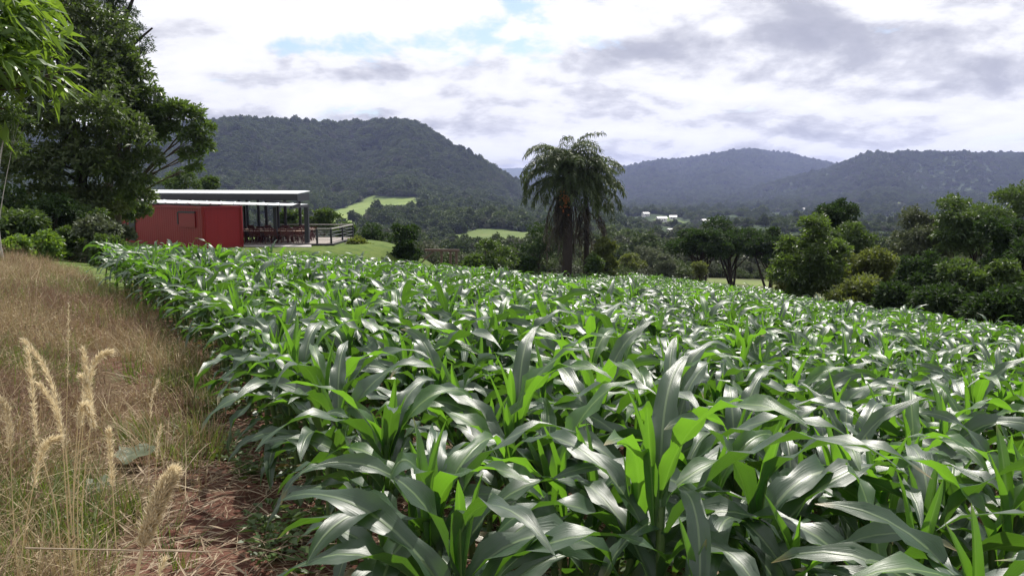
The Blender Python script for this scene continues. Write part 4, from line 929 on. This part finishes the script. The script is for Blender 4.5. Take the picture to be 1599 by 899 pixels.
def build_grass():
    rg = np.random.default_rng(31)
    dry = [blade_clump(rg, 46, 0.42, 0.14, 0.0065, M_GDRY, 1.1, k == 1) for k in range(3)] + [blade_clump(rg, 46, 0.38, 0.14, 0.0055, M_GRED, 1.0, k == 0) for k in range(3)] + [blade_clump(rg, 40, 0.34, 0.12, 0.008, M_GGRN, 1.0) for k in range(3)] + [blade_clump(rg, 9, 0.85, 0.16, 0.004, M_GDRY, 1.7), blade_clump(rg, 9, 0.75, 0.16, 0.0035, M_GRED, 1.5, True), blade_clump(rg, 12, 0.6, 0.14, 0.006, M_GGRN, 1.6)]
    n = 26000
    y = 0.5 + 33 * rg.random(n) ** 1.75; e = -rg.random(n) ** 0.8 * (3.2 + 0.55 * y); x = EDGE(y) + e - 0.15
    u = x / y; g = fbm(x * 0.8, y * 0.8, 3, 55); g2 = fbm(x * 0.45 + 9, y * 0.45, 3, 56)
    track = np.exp(-((e + 0.75 + 0.05 * y) / (0.62 + 0.01 * y)) ** 2)          # the trodden strip next to the maize
    ok = (u > -0.85) & (np.hypot(x, y) > 0.9) & (rg.random(n) > 0.93 * track * sstep(15, 7, y)) & (rg.random(n) < sstep(-0.15, 0.25, -e - np.interp(y, [0, 3, 5, 7, 9], [1.0, 0.92, 0.62, 0.22, 0.0]) + g * 0.5))
    grn = rg.random(n) < np.clip(0.30 + 1.1 * g + 0.55 * sstep(1.8, 4.5, -e) + 0.25 * sstep(0.6, 0.1, -e), 0.03, 0.9)
    red = rg.random(n) < np.clip(0.34 + g2 * 1.2 + 0.25 * track, 0, 0.95)
    idx = np.where(grn, rg.integers(6, 9, n), np.where(red, rg.integers(3, 6, n), rg.integers(0, 3, n)))
    idx = np.where(rg.random(n) < 0.16, rg.integers(9, 12, n), idx)
    s = (0.65 + 0.6 * rg.random(n)) * (0.75 + 0.35 * sstep(1.0, 4.0, -e)) * (1 + 0.018 * y)
    rot = np.zeros((n, 3)); rot[:, 2] = rg.random(n) * 6.28; rot[:, :2] = rg.normal(size=(n, 2)) * 0.15
    P3 = np.stack([x, y, H(x, y)], 1)
    scatter('dry_grass', 'dry tan and reddish grass with green tufts covering the path on the left', P3[ok], s[ok], rot[ok], idx[ok], dry)
    # pale grass strip at the far field edge and lawn scrub beyond it
    n = 5000; u = -0.35 + 1.05 * rg.random(n); d = far_d(u) + 0.4 + rg.random(n) * 5.0 * (0.25 + (u > 0.1)); x = u * d
    idx = np.where(rg.random(n) < np.where(u > 0.08, 0.75, 0.25), rg.integers(0, 3, n), rg.integers(6, 9, n)); rot = np.zeros((n, 3)); rot[:, 2] = rg.random(n) * 6.28
    scatter('field_margin_grass', 'pale tall grass strip along the far edge of the maize field', np.stack([x, d, H(x, d)], 1), 1.4 + 0.9 * rg.random(n), rot, idx, dry)
    # straw litter and clods on the soil
    straw = []
    for k in range(4):
        m_ = 26; p = rg.normal(size=(m_, 3)) * [0.22, 0.22, 0.012] + [0, 0, 0.012]; d = rg.normal(size=(m_, 3)) * [1, 1, 0.12]
        V, Fq = leaves_np(p, d, np.tile([0, 0, 1.0], (m_, 1)) + rg.normal(size=(m_, 3)) * .2, 0.07 + 0.22 * rg.random(m_) ** 2, 0.003 + 0.008 * rg.random(m_), 0.02)
        straw.append(mesh_np('straw_piece', V, Fq, M_STRAW, attrs={'rnd': ('FACE', rg.random(m_))}, smooth=False))
    n = 2000; y = 1.0 + 13 * rg.random(n) ** 1.4; x = EDGE(y) - 1.5 + (2.2 + 1.05 * y) * rg.random(n); ok = (np.abs(x / y) < 0.9); rot = np.zeros((n, 3)); rot[:, 2] = rg.random(n) * 6.28
    scatter('straw_litter', 'pale straw and dead leaf bits lying on the red soil', np.stack([x, y, H(x, y) + 0.004], 1)[ok], (0.7 + 0.7 * rg.random(n))[ok], rot[ok], rg.integers(0, 4, n)[ok], straw)
    clods = []
    for k in range(4):
        bm_v = unit(rg.normal(size=(40, 3)));
        import bmesh
        bm = bmesh.new(); bmesh.ops.create_icosphere(bm, subdivisions=2, radius=1)
        for v in bm.verts: v.co *= 0.75 + 0.5 * rg.random(); v.co.z *= 0.6
        me = bpy.data.meshes.new('clod'); bm.to_mesh(me); bm.free(); me.materials.append(M_CLOD); clods.append(me)
    n = 5200; y = 1.0 + 11 * rg.random(n) ** 1.4; x = EDGE(y) - 1.0 + (2.0 + 1.0 * y) * rg.random(n); ok = (np.abs(x / y) < 0.9); rot = rg.random((n, 3)) * 6.28; rot[:, :2] *= 0.1
    scatter('soil_clods', 'lumpy red clods of tilled soil between the maize', np.stack([x, y, H(x, y)], 1)[ok], (0.008 + 0.040 * rg.random(n) ** 3)[ok], rot[ok], rg.integers(0, 4, n)[ok], clods)
    # low weeds between the plants and along the edge
    wd = []
    for k in range(4):
        m_ = 22; az = rg.random(m_) * 6.28; r = 0.11 * rg.random(m_); p = np.stack([r * np.cos(az), r * np.sin(az), 0.01 + 0.09 * rg.random(m_)], 1)
        d = np.stack([np.cos(az), np.sin(az), 0.3 + 0.4 * rg.random(m_)], 1); V, Fq = leaves_np(p, d, np.tile([0, 0, 1.0], (m_, 1)), 0.035 + 0.06 * rg.random(m_), 0.016 + 0.03 * rg.random(m_), 0.3)
        wd.append(mesh_np('weed_piece', V, Fq, M_WEED, attrs={'rnd': ('FACE', rg.random(m_))}, smooth=False))
    n = 2300; y = 1.0 + 22 * rg.random(n) ** 1.3; x = EDGE(y) - 0.45 + (1.2 + 0.8 * y) * rg.random(n) ** 1.6; ok = (np.abs(x / y) < 0.9) & (fbm(x * 1.3, y * 1.3, 2, 71) > -0.08); rot = np.zeros((n, 3)); rot[:, 2] = rg.random(n) * 6.28
    scatter('weeds', 'low green weeds along the edge of the maize', np.stack([x, y, H(x, y)], 1)[ok], (0.6 + 0.9 * rg.random(n))[ok], rot[ok], rg.integers(0, 4, n)[ok], wd)
build_grass()
def plume(label, pxs, d, head_from, r, nspk, stem_r=0.0022, spk=0.03):
    """grass seed head through photo points (top first) at distance d"""
    rg = np.random.default_rng(int(pxs[0][0] * 7 + pxs[0][1]))
    pts = np.array([P(a, b, dd) for (a, b), dd in zip(pxs, d)])[::-1]
    g = float(H(pts[0][0], pts[0][1])); 
    if pts[0][2] > g: pts = np.concatenate([[[pts[0][0], pts[0][1], g - 0.03]], pts])
    # smooth
    s = np.linspace(0, 1, len(pts)); ss = np.linspace(0, 1, 40); c = np.stack([np.interp(ss, s, pts[:, k]) for k in range(3)], 1)
    for _ in range(14): c[1:-1] = (c[:-2] + 2 * c[1:-1] + c[2:]) / 4
    base = c[0].copy(); t = thing('grass_plume', label, 'grass', base, 0, 'tall dry grass seed heads')
    V, Fq = tube_geo(c - base, np.linspace(stem_r, stem_r * 0.5, 40), 5); obj('stem', mesh_np('stem', V, Fq, M_PLUME, attrs={'rnd': ('FACE', np.full(len(Fq), 0.35))}), t)
    q = head_from + (1 - head_from) * rg.random(nspk); p = np.stack([np.interp(q, ss, c[:, k]) for k in range(3)], 1) - base
    tg = unit(np.gradient(c, axis=0)); tt = np.stack([np.interp(q, ss, tg[:, k]) for k in range(3)], 1)
    f = (q - head_from) / (1 - head_from); rad = r * np.clip(np.interp(f, [0, 0.12, 0.5, 0.85, 1], [0.35, 0.95, 1.0, 0.6, 0.08]), 0.05, 1)
    o = unit(rg.normal(size=(nspk, 3))); o = unit(o - tt * (o * tt).sum(1, keepdims=True))
    pp = p + o * (rad * np.sqrt(rg.random(nspk)) * 0.8)[:, None]; dd = tt * 1.0 + o * 0.5 + rg.normal(size=(nspk, 3)) * 0.3
    V, Fq = leaves_np(pp, dd, o, spk * (0.6 + 0.8 * rg.random(nspk)), np.full(nspk, spk * 0.13), 0.05)
    obj('seed_head', mesh_np('seed_head', V, Fq, M_PLUME, attrs={'rnd': ('FACE', rg.random(nspk))}, smooth=False), t)
plume('thick cream seed head closest to the camera, bottom left of the soil', [(271, 736), (255, 765), (232, 820), (212, 890), (205, 1000)], [1.05, 1.04, 1.03, 1.02, 1.0], 0.50, 0.0085, 3600, 0.0034, 0.013)
Q = [([(42, 545), (50, 600), (55, 680), (90, 790)], 3.0, 'straight pale plume at the left of the clump of dry plumes'),
     ([(38, 532), (70, 570), (95, 640), (104, 790)], 3.1, 'long arching plume with the topmost tip in the clump'),
     ([(62, 600), (85, 630), (102, 690), (110, 790)], 2.95, 'plume bent over the middle of the clump'),
     ([(172, 549), (150, 556), (135, 610), (118, 790)], 3.05, 'hooked plume curling right at its tip'),
     ([(130, 545), (136, 590), (128, 650), (112, 790)], 3.15, 'upright plume just left of the hooked plume'),
     ([(145, 662), (133, 625), (122, 650), (112, 790)], 2.9, 'short plume drooping right in the clump'),
     ([(128, 588), (140, 610), (144, 650), (125, 790)], 3.0, 'slim plume under the hooked plume'),
     ([(92, 683), (70, 690), (55, 740), (28, 890)], 2.6, 'lower plume nodding right at the far left bottom'),
     ([(2, 625), (12, 640), (16, 690), (20, 800)], 2.9, 'plume at the left picture edge'),
     ([(252, 664), (246, 690), (243, 740), (243, 800)], 3.1, 'thin hooked stem right of the clump, over the broad leaf'),
     ([(246, 594), (236, 625), (233, 680), (232, 790)], 3.4, 'tall thin stem right of the clump'),
     ([(107, 475), (107, 540), (104, 640), (104, 720)], 3.7, 'tall straight dry stalk rising above the clump'),
     ([(258, 872), (250, 885), (247, 930), (246, 980)], 1.9, 'small hooked stem at the bottom right of the thick seed head'),
     ([(170, 672), (172, 700), (176, 760), (178, 800)], 3.0, 'short pale plume left of the broad grey green leaf')]
for pts_, d_, lb_ in Q:
    thin = 'thin' in lb_ or 'stalk' in lb_ or 'stem' in lb_
    plume(lb_, pts_, [d_] * len(pts_), 0.62 if thin else 0.48, 0.004 if thin else 0.008, 150 if thin else 520, 0.0018 if thin else 0.0022, 0.016 if thin else 0.024)
# fallen straws and the broad leaved weed
def broad_weed(px, py, d, r, tiltx, label):
    rg = np.random.default_rng(int(px)); c = P(px, py, d); g = float(H(c[0], d)); base = np.array([c[0], d, g])
    t = thing('broadleaf_weed', label, 'weed', base)
    a = np.linspace(0, 2 * pi, 25)[:-1]; rr = r * (0.85 + 0.18 * np.cos(a) + 0.13 * np.cos(5 * a)); rings = [np.zeros((1, 3))]
    V = [np.array([[0, 0, 0.0]])]
    for f in (0.5, 1.0): V.append(np.stack([rr * f * np.cos(a), rr * f * np.sin(a), 0.22 * r * f * f * np.cos(a) ** 2 + 0.08 * r * np.sin(5 * a) * f], 1))
    V = np.concatenate(V); j = np.arange(24); j2 = (j + 1) % 24
    V = V @ np.array([[1, 0, 0], [0, cos(tiltx), sin(tiltx)], [0, -sin(tiltx), cos(tiltx)]]); hgt = max(c[2] - g, 0.08)
    o = obj('leaf', mesh_np('leaf', V, [np.stack([j * 0, 1 + j, 1 + j2], 1), np.stack([1 + j, 25 + j, 25 + j2, 1 + j2], 1)], M_LGREY, attrs={'rnd': ('FACE', np.full(48, 0.7))}), t); o.location = (0, 0, hgt)
    V, Fq = tube_geo(bez((0.02, 0.03, -0.03), (0, 0.02, hgt * 0.6), (0, 0, hgt), 6), 0.004, 5); obj('stem', mesh_np('stem', V, Fq, M_STALK), t)
broad_weed(205, 708, 4.95, 0.14, 0.15, 'broad grey green leaf lying nearly flat in the dry grass')
broad_weed(150, 765, 4.35, 0.095, 0.35, 'upright grey green leaf below and left of the flat broad leaf')
def straw_stem(label, a, b, d0, d1, sag=0.0):
    p, q = P(*a, d0), P(*b, d1)
    for v in (p, q): v[2] = max(v[2], float(H(v[0], v[1])) + 0.02)
    m_ = (p + q) / 2; m_[2] += sag; t = thing('straw_stem', label, 'straw', p, 0, 'long fallen straws')
    V, Fq = tube_geo(bez(p - p, m_ - p, q - p, 14), np.linspace(0.0028, 0.0016, 14), 5); obj('stem', mesh_np('stem', V, Fq, M_STRAW, attrs={'rnd': ('FACE', np.full(len(Fq), 0.8))}), t)
straw_stem('long pale straw lying level across the bottom of the dry grass', (40, 855), (330, 861), 2.3, 2.35)
straw_stem('pale fallen straw slanting over the soil by the first maize plants', (480, 735), (390, 800), 4.4, 4.0, 0.05)
straw_stem('bent straw arching over the red soil at the bottom', (330, 890), (520, 840), 3.5, 3.7, 0.12)
straw_stem('thin straw crossing the soil just above the bottom edge', (300, 840), (460, 870), 3.8, 3.5, 0.03)
straw_stem('straw leaning at the border of grass and red soil', (285, 742), (330, 690), 4.2, 4.6, 0.05)

# ------------------------------------------------------------------ haze
def build_haze():
    lo, hi = float(LAND[0]) - 1.0, float(LAND[1]) + 26.0
    V, Fq = box_geo((0, 0, (lo + hi) / 2), (17400, 17400, hi - lo)); print('haze box', lo, hi)
    m, t, out = mat('valley_haze'); m.node_tree.nodes.remove(out); out = t.nodes.new('ShaderNodeOutputMaterial')
    pv = t.nodes.new('ShaderNodeVolumePrincipled'); pv.inputs['Color'].default_value = (0.50, 0.58, 1.0, 1); pv.inputs['Density'].default_value = HAZE; pv.inputs['Anisotropy'].default_value = 0.45
    t.links.new(pv.outputs[0], out.inputs['Volume'])
    o = obj('haze', mesh_np('haze', V, Fq, m, smooth=False)); tag(o, 'pale blue haze filling the valley air', kind='stuff')
HAZE = 0.00011
build_haze()
